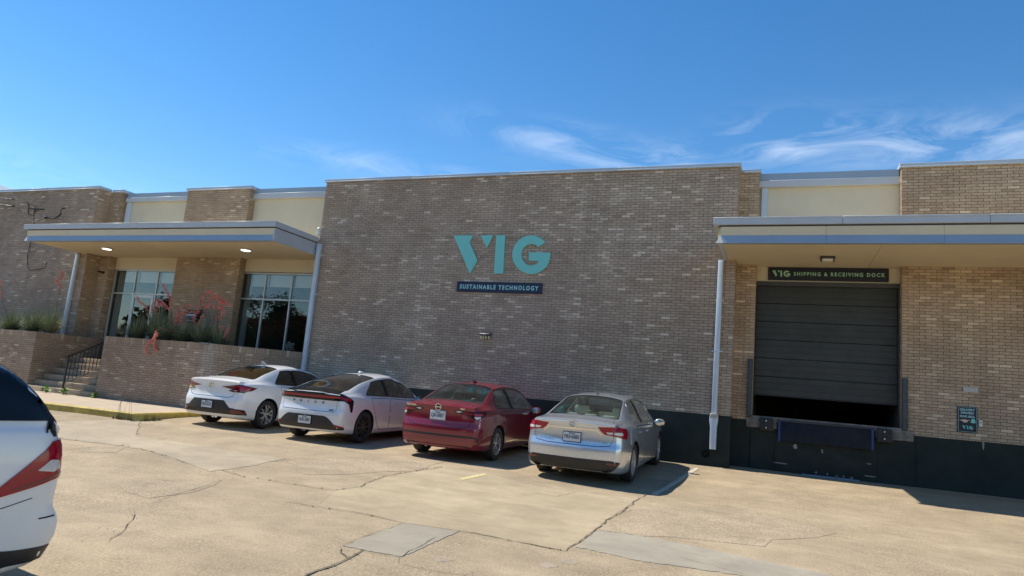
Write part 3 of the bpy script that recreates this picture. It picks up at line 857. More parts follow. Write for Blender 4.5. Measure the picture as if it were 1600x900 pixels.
# interior of the dock: a dark room
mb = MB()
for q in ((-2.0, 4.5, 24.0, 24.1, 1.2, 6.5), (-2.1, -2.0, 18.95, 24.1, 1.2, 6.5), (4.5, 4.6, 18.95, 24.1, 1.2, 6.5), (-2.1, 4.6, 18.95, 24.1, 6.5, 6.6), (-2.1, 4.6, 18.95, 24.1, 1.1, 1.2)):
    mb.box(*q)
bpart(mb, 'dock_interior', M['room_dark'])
for (a, b) in ((-0.66, -0.60), (2.66, 2.72)):
    bpart(MB().box(a, b, YC - 0.03, YC + 0.10, 1.34, 4.76), 'door_jamb', M['dark_trim'])
bpart(MB().box(-0.66, 2.72, YC - 0.035, YC + 0.10, 4.70, 4.81), 'door_head', M['dark_trim'])
door = bpart(MB().box(-0.60, 2.66, YC + 0.14, YC + 0.20, 1.90, 4.72), 'dock_door', M['dockdoor'])
nS = 6
hS = (4.72 - 1.88) / nS
for k in range(nS):
    z0 = 1.88 + k * hS
    mb = MB().box(-0.595, 2.655, B(YC) + 0.095, B(YC) + 0.15, z0 + 0.008, z0 + hS - 0.008)
    for j in range(1, 3):
        zz = z0 + hS * j / 3
        mb.box(-0.59, 2.65, B(YC) + 0.089, B(YC) + 0.12, zz - 0.014, zz + 0.014)
    mb.build('door_panel', M['dockdoor'], door, bevel=(0.004, 1))
MB().box(-0.595, 2.655, B(YC) + 0.08, B(YC) + 0.16, 1.862, 1.888).build('bottom_seal', M['rubber'], door)
for (a, b, t) in ((-0.73, -0.625, 2.74), (2.69, 2.80, 2.50)):
    mb = MB().box(a, b, 18.33, 18.445, 1.31, t)
    mb.box(a + .02, b - .02, 18.325, 18.34, 1.33, t - .02)
    bpart(mb, 'door_track_guard', simple('guard_paint', (0.05, 0.062, 0.07), 0.5, var=0.2, scale=9, grime=0.3), bevel=(0.006, 1))
# pit face with scrapes below the leveller
bpart(MB().box(-0.05, 2.17, 18.375, 18.40, -0.3, 1.04), 'pit_plate', simple('pit_paint', (0.020, 0.026, 0.024), 0.7, spec=0.2, var=0.3, scale=3, kind='pos', grime=0.4))
for (x, z, w, h) in ((0.36, 0.60, .10, .16), (0.98, 0.57, .05, .13), (-0.1, .23, .38, .035), (1.85, .16, .35, .03), (1.95, .44, .12, .03), (.85, .10, .06, .05), (1.1, .085, .05, .06), (1.28, .08, .09, .03), (1.45, .075, .05, .05), (1.6, .07, .1, .04), (4.27, 1.02, .05, .22)):
    yq = 18.371 if x < 2.2 else 18.434
    pts = [(x + w * (0.5 + 0.5 * math.cos(a) * rnd.uniform(.6, 1.1)), z + h * (0.5 + 0.5 * math.sin(a) * rnd.uniform(.6, 1.1))) for a in np.linspace(0, 2 * math.pi, 9)[:-1]]
    bpart(MB().prism(pts, 1, yq, yq + 0.006), 'paint_chip', simple('chipped_concrete', (0.24, 0.23, 0.21), 0.9, var=0.3, scale=20), recalc=True)

# stucco bays on the left: cream panels above the canopy and between piers
ZC0, ZC1, ZC2 = 7.45, 7.63, 7.80
bpart(MB().box(-24.62, -14.02, YC, 18.95, 4.80, ZC0), 'stucco_panel', M['stucco'])
for (a, b) in ((-20.66, -17.70),):
    p = bpart(MB().box(a, b, YB, 26, 0.5, 7.76), 'brick_pier', M['mortar'])
    brick_face(p, (a, B(YB), 0), (1, 0, 0), (0, -1, 0), b - a, 0.7, 7.76, M['brick_bay'], 7)
    brick_face(p, (b, B(YB), 0), (0, 1, 0), (1, 0, 0), YC - YB, 0.7, 7.76, M['brick_bay'], 8)
# left block
LB = 7.90
lb = bpart(MB().box(-60, -24.62, YM, 26, -0.3, LB - 0.1), 'brick_wall', M['mortar'])
brick_face(lb, (-46, B(YM), 0), (1, 0, 0), (0, -1, 0), 21.38, 0.0, LB - 0.1, M['brick'], 9)
brick_face(lb, (-24.62, B(YM), 0), (0, 1, 0), (1, 0, 0), 0.55, 0.0, LB - 0.1, M['brick_bay'], 10)
p = bpart(MB().box(-24.62, -24.10, YB, 26, 0.0, LB - 0.1), 'brick_pier', M['mortar'])
brick_face(p, (-24.62, B(YB), 0), (1, 0, 0), (0, -1, 0), 0.52, 0.0, LB - 0.1, M['brick_bay'], 11)
brick_face(p, (-24.10, B(YB), 0), (0, 1, 0), (1, 0, 0), YC - YB, 0.0, LB - 0.1, M['brick_bay'], 12)

# metal copings, in lengths with visible joints
def coping(x0, x1, y, z0, z1, ret=None, seg=3.05):
    n = max(1, round((x1 - x0) / seg))
    for i in range(n):
        a, b = x0 + (x1 - x0) * i / n, x0 + (x1 - x0) * (i + 1) / n
        mb = MB().box(a + 0.004, b - 0.004, y - 0.045, y + 0.5, z0, z1)
        mb.box(a + 0.004, b - 0.004, y - 0.062, y - 0.03, z0 - 0.012, z0 + 0.02)
        bpart(mb, 'coping', M['coping'], bevel=(0.006, 1))
coping(-14.08, -1.04, YM, 7.69, 7.785)
bpart(MB().box(-1.10, -1.035, YM + 0.5, 26, 7.69, 7.783), 'coping', M['coping'])
coping(-1.03, -0.56, YB, 7.69, 7.775)
coping(2.64, 12.0, YB, 7.69, 7.79)
coping(-20.72, -17.62, YB, 7.76, 7.87)
coping(-60, -24.58, YM, LB - 0.1, LB + 0.01)
coping(-24.58, -23.98, YB, LB - 0.1, LB + 0.008)
def cornice(x0, x1, z0, z1, z2):
    bpart(MB().box(x0, x1, YC - 0.12, 19.1, z0, z1), 'cornice_band', M['grey_metal'], bevel=(0.008, 1))
    bpart(MB().prism([(YC - 0.085, z1 + .002), (YC - 0.10, z2), (19.1, z2), (19.1, z1 + .002)], 0, x0 + .02, x1 - .02), 'cornice_slope', M['blue_metal'], recalc=True)
cornice(-0.64, 2.69, 7.33, 7.52, 7.71)
cornice(-24.02, -20.68, ZC0, ZC1, ZC2)
cornice(-17.82, -14.03, ZC0 - .02, ZC1, ZC2)
for (a, b, z) in ((-0.55, -0.40, 7.33), (-23.98, -23.74, ZC0), (-14.30, -14.06, ZC0 - .02)):
    bpart(MB().box(a, b, YC - 0.07, YC + 0.05, 5.5, z - .002), 'corner_post', M['pipe'], bevel=(0.008, 1))
bpart(MB().box(-60, 12, 20.0, 60, 7.2, 7.3), 'roof_deck', M['roof'])
# ends that close the block
bpart(MB().box(-60, 12, 59.9, 60, -0.5, 7.25), 'rear_wall', M['mortar'])

# canopies
def canopy(x0, x1, y0, ztop, right_end):
    y1 = YC - 0.002
    zg, zc, zb, zs = ztop - 0.165, ztop - 0.205, ztop - 0.40, ztop - 0.585
    c = bpart(MB().box(x0 + 0.10, x1 - (0.06 if right_end else 0), y0 + 0.16, y1, zs + 0.05, ztop - 0.03), 'canopy', M['soffit'])
    L = lambda mb: setattr(mb, 'v', [(x, y - 17.9, z) for (x, y, z) in mb.v]) or mb
    n = max(2, round((x1 - x0) / 2.9))
    for i in range(n):
        a, b = x0 + (x1 - x0) * i / n, x0 + (x1 - x0) * (i + 1) / n
        mb = MB().box(a + .003, b - .003, y0, y0 + 0.16, zg, ztop)
        mb.box(a + .003, b - .003, y0 - 0.012, y0 + 0.03, ztop - 0.03, ztop + 0.008)
        L(mb).build('gutter', M['grey_metal'], c, bevel=(0.006, 1))
    L(MB().box(x0 + 0.13, x1 - .05, y0 + 0.07, y0 + 0.2, zc - .002, zg + .002)).build('shadow_gap', M['dark_trim'], c)
    m = n + 1
    fx0 = x0 + 0.16
    for i in range(m):
        a, b = fx0 + (x1 - fx0) * i / m, fx0 + (x1 - fx0) * (i + 1) / m
        L(MB().prism([(y0 + .05, zc), (y0 + .085, zb), (y0 + .2, zb), (y0 + .2, zc)], 0, a + .002, b - .002)).build('fascia_panel', M['cream_metal'], c, recalc=True)
        L(MB().prism([(y0 + .078, zb - .003), (y0 + .055, zs + .01), (y0 + .06, zs), (y0 + .2, zs), (y0 + .2, zb - .003)], 0, a + .002, b - .002)).build('fascia_strip', M['blue_metal'], c, recalc=True)
    # white end cap of the lower strip
    L(MB().add([(fx0 + .005, y0 + .078, zb), (fx0 - .10, y0 + .05, zs), (fx0 + .075, y0 + .05, zs), (fx0 - .10, y0 + .2, zs), (fx0 + .01, y0 + .2, zb)], [(0, 1, 2), (0, 4, 3, 1)])).build('end_cap', M['offwhite'], c)
    # left side
    L(MB().box(x0, x0 + .14, y0 + .163, y1, zg, ztop - .001)).build('gutter', M['grey_metal'], c)
    L(MB().box(fx0 - .04, fx0 + .05, y0 + .203, y1, zs + .001, zg)).build('side_fascia', M['grey_metal'], c)
    if right_end:
        L(MB().box(x1 - .001, x1 + .055, y0 - .01, YM - .03, zg, ztop + .002)).build('gutter', M['grey_metal'], c, bevel=(0.006, 1))
        L(MB().box(x1 - .05, x1 + .012, y0 + .06, YM - .03, zs - .003, zg - .03)).build('side_fascia', M['grey_metal'], c)
        L(MB().box(x1 - .05, x1 + .004, y0 + .08, YM - .03, zg - .03, zg)).build('shadow_gap', M['dark_trim'], c)
    # soffit boards
    k = max(2, round((x1 - x0) / 3.6))
    for i in range(k):
        a, b = fx0 + (x1 - fx0) * i / k, fx0 + (x1 - fx0) * (i + 1) / k
        L(MB().box(a + .004, b - .004, y0 + .205, y1, zs + .012, zs + .045)).build('soffit_panel', M['soffit'], c)
    return c
canopy(-25.25, -14.08, 15.80, 5.82, True)
canopy(-1.50, 12.0, 15.90, 5.77, False)
SOF_L, SOF_R = 5.82 - 0.573, 5.77 - 0.573

# glazing
def window(name, x0, x1, z0, zm, z1, panes, door_at=None, seed=0):
    w = bpart(MB().box(x0, x1, YC + 0.02, YC + 0.09, z1 - 0.06, z1), name, M['alu'], bevel=(0.005, 1))
    f = MB()
    yb = B(YC)
    wd = 0.055
    MB().box(x0, x1, yb + .022, yb + .088, zm - .03, zm + .03).build('transom', M['alu'], w, bevel=(0.005, 1))
    MB().box(x0, x1, yb + .022, yb + .088, z0, z0 + .07).build('sill', M['alu'], w, bevel=(0.005, 1))
    for i in range(panes + 1):
        x = x0 + (x1 - x0) * i / panes
        a, b = (x, x + wd) if i == 0 else (x - wd, x) if i == panes else (x - wd / 2, x + wd / 2)
        MB().box(a, b, yb + .015, yb + .095, z0, z1 - .061).build('mullion', M['alu'], w, bevel=(0.005, 1))
    for i in range(panes):
        a = x0 + (x1 - x0) * i / panes + wd / 2; b = x0 + (x1 - x0) * (i + 1) / panes - wd / 2
        MB().box(a, b, yb + .05, yb + .058, zm + .03, z1 - .06).build('pane', M['glass'], w)
        if door_at == i:
            d = MB()
            st = 0.11
            d.box(a + .008, a + st, yb + .0, yb + .05, z0 + .02, zm - .04)
            d.box(b - st, b - .008, yb + .0, yb + .05, z0 + .02, zm - .04)
            d.box(a + st, b - st, yb + .0, yb + .05, zm - .16, zm - .04)
            d.box(a + st, b - st, yb + .0, yb + .05, z0 + .02, z0 + .25)
            d.build('entrance_door', M['alu'], w, bevel=(0.005, 1))
            MB().box(a + st, b - st, yb + .02, yb + .028, z0 + .25, zm - .16).build('pane', M['glass'], w)
            MB().tube([(a + st + .03, yb - .05, z0 + .75), (a + st + .03, yb - .05, z0 + 1.25)], .014, 8).build('door_handle', M['steel'], w)
        else:
            MB().box(a, b, yb + .05, yb + .058, z0 + .07, zm - .03).build('pane', M['glass'], w)
    return w
window('window', -24.10, -20.66, 1.36, 3.87, 4.80, 3, door_at=1)
window('window', -17.86, -14.45, 2.00, 3.84, 4.78, 3)
bpart(MB().box(-17.86, -14.02, YC, 18.95, -0.2, 1.998), 'wall_below_window', M['stucco'])
p = bpart(MB().box(-14.45, -14.02, YC - .1, 18.95, 1.9, 4.80), 'brick_pier', M['mortar'])
brick_face(p, (-14.45, B(YC - .1), 0), (1, 0, 0), (0, -1, 0), .43, 1.9, 4.80, M['brick'], 13)
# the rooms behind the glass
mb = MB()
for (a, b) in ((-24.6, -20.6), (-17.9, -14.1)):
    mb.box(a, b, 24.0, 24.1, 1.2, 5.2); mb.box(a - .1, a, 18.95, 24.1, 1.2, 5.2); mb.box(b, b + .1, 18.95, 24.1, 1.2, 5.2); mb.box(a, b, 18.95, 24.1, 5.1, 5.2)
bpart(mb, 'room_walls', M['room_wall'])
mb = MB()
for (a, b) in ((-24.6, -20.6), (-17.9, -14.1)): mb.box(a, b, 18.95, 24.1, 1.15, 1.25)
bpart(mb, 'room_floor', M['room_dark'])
for (a, b, z) in ((-24.0, -20.7, 4.74), (-17.75, -14.5, 4.72)):
    n = 3
    for i in range(n):
        p0, p1 = a + (b - a) * i / n, a + (b - a) * (i + 1) / n
        if i == 0: p0 += 0.32
        bpart(MB().box(p0 + .03, p1 - .03, YC + .16, YC + .17, z - 0.42, z), 'roller_blind', M['blind'])
for (a, z0) in ((-24.02, 1.4), (-17.78, 2.05)):  # pleated strips added in place of a pale reflection in the left panes
    pts = [(a + .36 * i / 14, YC + .20 + (.025 if i % 2 else -.025)) for i in range(15)]
    V = [(x, y, z) for z in (z0, 4.72) for (x, y) in pts]
    bpart(MB().add(V, [(i, i + 1, i + 16, i + 15) for i in range(14)]), 'reflection_strip', simple('grey_reflection_strip', (0.40, 0.42, 0.42), 0.9, var=0.08), smooth=True)
mb = MB().box(-23.9, -22.6, 18.98, 19.4, 1.25, 1.36)
bpart(mb, 'door_mat_ledge', M['step_conc'])

# downpipes
def pipe(x0, y0, z0, x1, y1, z1, w=0.13, d=0.10, brackets=(0.3, 0.75)):
    V = []
    for (x, y, z) in ((x0, y0, z0), (x1, y1, z1)):
        V += [(x - w / 2, y - d, z), (x + w / 2, y - d, z), (x + w / 2, y, z), (x - w / 2, y, z)]
    p = bpart(MB().add(V, [(0, 1, 5, 4), (1, 2, 6, 5), (2, 3, 7, 6), (3, 0, 4, 7), (3, 2, 1, 0), (4, 5, 6, 7)]), 'downpipe', M['pipe'], recalc=True, bevel=(0.018, 2))
    for t in brackets:
        x, y, z = x0 + (x1 - x0) * t, y0 + (y1 - y0) * t, z0 + (z1 - z0) * t
        MB().box(x - w / 2 - .07, x + w / 2 + .07, y - 17.9 - .004, y - 17.9 + .004, z - .02, z + .02).build('pipe_strap', M['pipe'], p)
        MB().box(x - w / 2 - .008, x + w / 2 + .008, y - 17.9 - d - .006, y - 17.9 + .002, z - .018, z + .018).build('pipe_strap', M['pipe'], p)
    return p
pr = pipe(-1.45, YM - .02, 5.18, -1.47, YM - .02, 1.30, brackets=(0.6,))
# the bottom shoe of the right pipe, wider and bright
mb = MB()
prof = [(0.085, 1.31), (0.10, 1.22), (0.10, 1.12), (0.078, 0.99), (0.074, 0.44)]
V = []
for (w, z) in prof:
    V += [(-1.47 - w, B(YM) - .17, z), (-1.47 + w, B(YM) - .17, z), (-1.47 + w, B(YM) - .02, z), (-1.47 - w, B(YM) - .02, z)]
F = []
for i in range(4):
    for k in range(4): F.append((4 * i + k, 4 * i + (k + 1) % 4, 4 * i + 4 + (k + 1) % 4, 4 * i + 4 + k))
mb.add(V, F).build('pipe_shoe', M['pipe'], pr, recalc=True, bevel=(0.012, 2))
MB().box(-1.56, -1.38, B(YM) - .178, B(YM) - .015, 1.19, 1.30).build('pipe_collar', simple('pipe_collar', (0.42, 0.38, 0.31), 0.6), pr, bevel=(0.01, 1))
pipe(-13.93, YM - .02, 5.60, -13.93, YM - .02, 0.9, 0.14, 0.12, brackets=(0.35,))
pipe(-25.05, YM - .02, 5.20, -25.10, YM - .02, 2.05, 0.14, 0.11, brackets=(0.15, 0.55))
bpart(MB().lathe([(0.085, -.05), (0.085, .03), (0.07, .03), (0.07, -.05)], 'y', 18, c=(-1.63, YM - .02, 0.31)), 'drain_outlet', M['rubber'], smooth=True)
bpart(MB().lathe([(0.001, -.0), (0.072, -.0)], 'y', 18, c=(-1.63, YM - .03, 0.31)), 'drain_hole', M['black'])

# ------------------------------------------------------------------ planters
def planter(label, foot, z0, z1, faces):
    """foot: outline on plan; faces: (from, to, seed, solo rule) for each side that is laid with bricks"""
    cx, cy = sum(p[0] for p in foot) / len(foot), min(p[1] for p in foot)
    r = empty('brick_planter', (cx, cy, z0))
    tag(r, label, 'planter', 'brick planters in front of the entrance')
    loc = [(p[0] - cx, p[1] - cy) for p in foot]
    MB().prism(loc, 2, -.3, z1 - .06 - z0).build('planter_core', M['mortar'], r, recalc=True)
    MB().prism(outset(loc, -.16), 2, z1 - .2 - z0, z1 - .03 - z0).build('planter_soil', M['soil'], r, recalc=True)
    zt = z1 - 0.20
    V, F, T = [], [], []
    for (p, q, seed, solo) in faces:
        d = Vector((q[0] - p[0], q[1] - p[1], 0)); L = d.length; uu = d.normalized(); nn = Vector((uu.y, -uu.x, 0))
        brick_face(r, (p[0] - cx, p[1] - cy, -z0), uu, nn, L, z0 - .1, zt - .004, M['brick_planter'], seed, solo=solo)
        k = int(L / CH)                              # soldier course along the top
        for i in range(k):
            a = i * L / k + JT / 2; b = (i + 1) * L / k - JT / 2
            pr = PROUD + 0.004 * (rnd.random() - .5)
            q0 = Vector((p[0] - cx, p[1] - cy, 0))
            m = len(V)
            for dd in (pr, -0.10):
                for (t, z) in ((a, zt + .004), (b, zt + .004), (b, z1), (a, z1)):
                    w = q0 + uu * t + nn * dd
                    V.append((w.x, w.y, z - z0))
            F += [(m, m + 1, m + 2, m + 3), (m, m + 4, m + 5, m + 1), (m + 1, m + 5, m + 6, m + 2), (m + 2, m + 6, m + 7, m + 3), (m + 3, m + 7, m + 4, m)]
            T += [tint_at(i, 900 + seed, i * .07, 3, seed)] * 5
    me = bpy.data.meshes.new('soldier_course'); me.from_pydata(V, [], F); me.materials.append(M['brick_planter'])
    me.attributes.new('tint', 'FLOAT', 'FACE').data.foreach_set('value', T)
    ob = bpy.data.objects.new('soldier_course', me); COL.objects.link(ob); ob.parent = r; ob['kind'] = 'stuff'
    return r
cnt = {'a': 0, 'b': 0}
def solo_r(u, z):
    if 0.9 < z and cnt['a'] < 290:
        cnt['a'] += 1; return True
    return False
def solo_l(u, z):
    if u > 21.2 - 3.6 and z > 0.3 and cnt['b'] < 280:
        cnt['b'] += 1; return True
    return False
PY = 16.0
RP = [(-20.50, PY), (-16.12, PY), (-14.03, 17.875), (-14.03, 18.66), (-20.50, 18.66)]
pl = planter('long tan brick planter beside the parked white cars, coral flowers on top', RP, 0.08, 2.075,
        [(RP[0], RP[1], 21, solo_r), (RP[1], RP[2], 22, None), (RP[4], RP[0], 23, None)])
cap = MB().box(-.30, .03, -.03, .30, 1.93, 2.012).build('cap_stone', M['raw_conc'], pl, bevel=(.01, 1))
cap.location = (RP[1][0] - pl.location.x - .0, PY - pl.location.y, 0)
LP = [(-45.0, PY), (-23.80, PY), (-23.80, 18.44), (-45.0, 18.44)]
planter('brick planter left of the entrance steps, grassy clumps without many flowers', LP, 0.10, 2.06,
        [(LP[0], LP[1], 31, solo_l), (LP[1], LP[2], 32, None)])

# steps and handrail
st = empty('entrance_steps', (-22.15, 15.9, 0.06))
tag(st, 'flight of tan concrete steps up to the glazed entrance', 'steps')
tops = (0.25, 0.45, 0.66, 0.88, 1.09, 1.30)
for k, z in enumerate(tops):
    y = 0.30 * k
    MB().box(-1.64, 1.64, y, 2.77, -.3 if k == 0 else tops[k - 1] - .058, z - .06).build('step', M['step_conc'], st, bevel=(0.012, 2))
MB().box(-1.64, 1.64, 2.66, 2.79, 1.242, 1.32).build('threshold', M['offwhite'], st, bevel=(0.01, 1))
hr = empty('handrail', (-22.0, 15.95, 0.25))
tag(hr, 'black iron handrail with thin balusters in the middle of the entrance steps', 'handrail')
SLP = (1.94 - 1.31) / 1.30
def rz(y, z0): return z0 + SLP * (y - 15.95) - .25
MB().tube([(0, -.05, rz(15.90, 1.31)), (0, 1.5, rz(17.45, 1.31))], .024, 8).build('top_rail', M['iron'], hr, smooth=True)
MB().tube([(0, 0, rz(15.95, .42)), (0, 1.47, rz(17.42, .42))], .018, 8).build('bottom_rail', M['iron'], hr, smooth=True)
for y, b in ((15.97, .25), (17.42, 1.09)):
    MB().box(-.022, .022, y - 15.95 - .022, y - 15.95 + .022, b - .25, rz(y, 1.31)).build('post', M['iron'], hr)
for i in range(1, 11):
    y = 15.97 + 1.45 * i / 11
    MB().box(-.009, .009, y - 15.95 - .009, y - 15.95 + .009, rz(y, .42), rz(y, 1.31)).build('baluster', M['iron'], hr)

# plants
def yucca(x, y, z, n, h, label, stalks=(), lean=1.0, group='grassy yucca clumps in the brick planters'):
    n, h = int(n * 3.0), h * 1.6
    r = empty('yucca_plant', (x, y, z))
    tag(r, label, 'plant', group)
    mb = MB()
    for k in range(n):
        a = rnd.uniform(0, 2 * math.pi)
        L = h * rnd.uniform(0.65, 1.15)
        l = lean * rnd.random() ** 0.6
        droop = rnd.uniform(0.1, 0.5)
        wid = rnd.uniform(0.007, 0.013)
        dx, dy = math.cos(a), math.sin(a)
        bx, by = dx * .08 * rnd.random(), dy * .08 * rnd.random()
        V = []
        S = 6
        for i in range(S + 1):
            t = i / S
            ww = wid * (1 - t ** 2) + .0008
            out = L * math.sin(l * 1.1) * t + 0.06 * t * t
            hh = L * math.cos(l * 1.1) * t - droop * L * t * t * l
            px, py, pz = bx + dx * out, by + dy * out * (.55 if dy > 0 else .7), hh
            V += [(px - dy * ww, py + dx * ww, pz), (px + dy * ww, py - dx * ww, pz)]
        mb.add(V, [(2 * i, 2 * i + 1, 2 * i + 3, 2 * i + 2) for i in range(S)])
    mb.build('foliage', M['yucca'], r)
    for pts in stalks:
        P = [Vector((p[0] - x, p[1] - y, p[2] - z)) for p in pts]
        P = [Vector((P[0].x, 0.0, max(P[0].z, .05)))] + P[1:] if len(P) > 3 else P
        Q = []
        for i in range(len(P) - 1):
            p0, p1, p2, p3 = P[max(i - 1, 0)], P[i], P[i + 1], P[min(i + 2, len(P) - 1)]
            for j in range(5):
                t = j / 5
                Q.append(0.5 * ((2 * p1) + (p2 - p0) * t + (2 * p0 - 5 * p1 + 4 * p2 - p3) * t * t + (-p0 + 3 * p1 - 3 * p2 + p3) * t ** 3))
        Q.append(P[-1])
        stalk = MB().tube(Q, [.009 * (1 - .6 * i / len(Q)) for i in range(len(Q))], 5).build('flower_stalk', M['stalk'], r)
        fl = MB()
        m = len(Q)
        for i in range(int(m * .38), m):
            for k in range(6 if i % 4 else 2):
                c = Q[i] + Vector((rnd.uniform(-.05, .05), rnd.uniform(-.04, .04), rnd.uniform(-.05, .05)))
                d = Vector((rnd.uniform(-1, 1), rnd.uniform(-1, 1), rnd.uniform(-.9, .6))).normalized() * rnd.uniform(.025, .045)
                fl.tube([c - d, c - d * .2, c + d * .6, c + d], [.004, .012, .011, .003], 5)
        fl.build('flowers', M['coral'], stalk, smooth=True)
    return r
S = DATA['stalks']
zp = 2.0
def sway(pts, dx, dz, k):
    n = len(pts) - 1
    return [(p[0] + dx * i / n, p[1] + .1 * math.sin(i + k), p[2] + dz * i / n) for i, p in enumerate(pts)]
yucca(-20.0, 16.75, zp, 150, .60, 'grassy yucca clump in front of the entrance door, coral stalks leaning left', [S[0], S[1], sway(S[1], .35, -.15, 1)])
yucca(-19.3, 16.9, zp, 170, .80, 'tall spiky yucca clump left of the black mailbox, one upright coral stalk', [S[2]], lean=.7)
yucca(-18.75, 16.7, zp, 150, .55, 'yucca clump with a coral stalk hanging down over the planter brick', [S[10], S[5], sway(S[5], .25, .3, 2), sway(S[10], .3, .1, 3)])
yucca(-18.0, 16.8, zp, 150, .55, 'low yucca clump right below the black mailbox', [S[6], sway(S[6], -.3, .25, 4), sway(S[5], .6, .1, 2)])
yucca(-17.2, 16.75, zp, 160, .60, 'yucca clump under the arching coral stalks right of the mailbox', [S[3], S[4], S[9], S[11], sway(S[4], -.25, .1, 5), sway(S[3], .4, -.2, 6)], lean=.9)
yucca(-16.5, 16.8, zp, 150, .55, 'spreading yucca clump at the brick corner before the right hand window', [S[7], S[8]], lean=1.25)
SL = DATA['stalks_left']
yucca(-24.2, 16.7, 1.98, 150, .66, 'green yucca clump beside the pale downpipe, left planter', [SL[0]], lean=.8)
yucca(-25.1, 16.7, 1.98, 160, .66, 'yucca clump in the middle of the left planter', [], lean=.9)
yucca(-26.3, 16.7, 1.98, 150, .64, 'yucca clump at the left edge of the photo in the left planter', [SL[1]])
def weed(x, y, label):
    z = swz(y)
    mb = MB()
    for k in range(46):
        a = rnd.uniform(0, 2 * math.pi); rr = rnd.uniform(0, .15); hh = rnd.uniform(.03, .24) * (1 - rr * 2.2)
        c = Vector((math.cos(a) * rr, math.sin(a) * rr, hh))
        u = Vector((rnd.uniform(-1, 1), rnd.uniform(-1, 1), rnd.uniform(-.3, .6))).normalized() * .055
        v = u.cross(Vector((rnd.uniform(-1, 1), rnd.uniform(-1, 1), 1))).normalized() * .028
        mb.add([c - u, c + v, c + u, c - v], [(0, 1, 2, 3)])
    for k in range(5):
        mb.tube([(0, 0, 0), (rnd.uniform(-.1, .1), rnd.uniform(-.1, .1), .16)], .004, 4)
    o = mb.build('weed_plant', M['weed'])
    o.location = (x, y, z)
    tag(o, label, 'weed', 'bright green weeds at the foot of the steps')
weed(-22.27, 15.6, 'bright green weed at the left foot of the steps')
weed(-21.39, 15.6, 'bright green weed in front of the bottom step')
weed(-20.25, 15.8, 'bright green weed where the steps meet the long planter')
# ------------------------------------------------------------------ signs
def text_mesh(name, body, size, mat, parent, loc, depth=0.004, bold=0.0, spacing=1.0, width=None, align='CENTER', rot=(math.pi / 2, 0, 0), squash=1.0):
    """flat lettering; loc = centre of the baseline block, facing -Y by default"""
    cu = bpy.data.curves.new(name, 'FONT')
    cu.body = body; cu.size = size; cu.align_x = align; cu.align_y = 'CENTER'
    cu.space_character = spacing; cu.offset = bold; cu.extrude = depth; cu.resolution_u = 3
    t = bpy.data.objects.new(name, cu); COL.objects.link(t)
    bpy.context.view_layer.update()
    dg = bpy.context.evaluated_depsgraph_get()
    me = bpy.data.meshes.new_from_object(t.evaluated_get(dg))
    bpy.data.objects.remove(t); bpy.data.curves.remove(cu)
    me.name = name
    xs_ = [v.co.x for v in me.vertices]
    w = max(xs_) - min(xs_); cx = (max(xs_) + min(xs_)) / 2
    k = (width / w) if width else 1.0
    for v in me.vertices:
        v.co.x = (v.co.x - (cx if align == 'CENTER' else min(xs_))) * k
        v.co.y *= squash
    me.materials.clear(); me.materials.append(mat)
    o = bpy.data.objects.new(name, me); COL.objects.link(o)
    o.parent = parent; o.location = loc; o.rotation_euler = rot
    return o

def inset_poly(p, d):
    return p
def logo_parts(parent, ox, oz, scale, mat, y0, y1, cx, cz, bev=None):
    """the three letters of the wall logo as solid pieces, scaled about (cx, cz) of the wall version"""
    for k in ('v1', 'v2', 'i', 'g'):
        pts = [((x - cx) * scale + ox, (z - cz) * scale + oz) for x, z in DATA['vig'][k]]
        mb = MB()
        v, tri, loops = fill(pts, max(0.12 * scale, .004))
        n = len(v)
        nb = len(loops[0])
        mb.add([(p[0], y0, p[1]) for p in v], [t for t in tri])
        mb.add([(p[0], y1, p[1]) for p in v], [tuple(reversed(t)) for t in tri])
        mb.add([(p[0], y0, p[1]) for p in v[:nb]] + [(p[0], y1, p[1]) for p in v[:nb]], [(i, (i + 1) % nb, nb + (i + 1) % nb, nb + i) for i in range(nb)])
        mb.build('letter', mat, parent, recalc=False)
LCX, LCZ = -7.62, 5.28
sg = empty('wall_logo_sign', (LCX, YM - .02, LCZ))
tag(sg, 'big teal VIG letters mounted on the brick wall', 'sign')
logo_parts(sg, 0, 0, 1.0, M['teal'], -0.045, 0.005, LCX, LCZ)
tg = MB().box(-1.325, 1.325, -.03, .012, -.155, .155).build('tagline_sign', M['navy'], bevel=(0.004, 1), loc=(-7.555, YM - .02, 4.325))
tag(tg, 'narrow navy SUSTAINABLE TECHNOLOGY sign under the teal letters', 'sign')
text_mesh('lettering', 'SUSTAINABLE TECHNOLOGY', .17, M['aqua'], tg, (0, -.034, -.005), bold=.006, spacing=1.4, width=2.44)
ds = MB().box(-1.39, 1.39, -.03, .012, -.168, .168).build('dock_sign', M['navy2'], bevel=(0.004, 1), loc=(1.06, YC - .016, 5.015))
tag(ds, 'long dark SHIPPING & RECEIVING DOCK sign above the dock door', 'sign')
logo_parts(ds, -1.075, .0, .142, M['mint'], -.037, -.026, LCX, LCZ)
text_mesh('lettering', 'SHIPPING & RECEIVING DOCK', .13, M['mint'], ds, (.27, -.034, -.004), bold=.004, spacing=1.4, width=2.08)
dv = MB().box(-.193, .193, -.016, .008, -.29, .29).build('delivery_sign', M['navy2'], bevel=(0.003, 1), loc=(3.995, YB - .022, 1.665))
tag(dv, 'small dark poster sign telling delivery drivers to ring the bell', 'sign')
fr = MB()
for (a, b, c, d) in ((-.178, .178, -.276, -.271), (-.178, .178, .271, .276), (-.178, -.173, -.271, .271), (.173, .178, -.271, .271)):
    fr.box(a, b, -.0185, -.012, c, d)
fr.build('border_line', M['aqua'], dv)
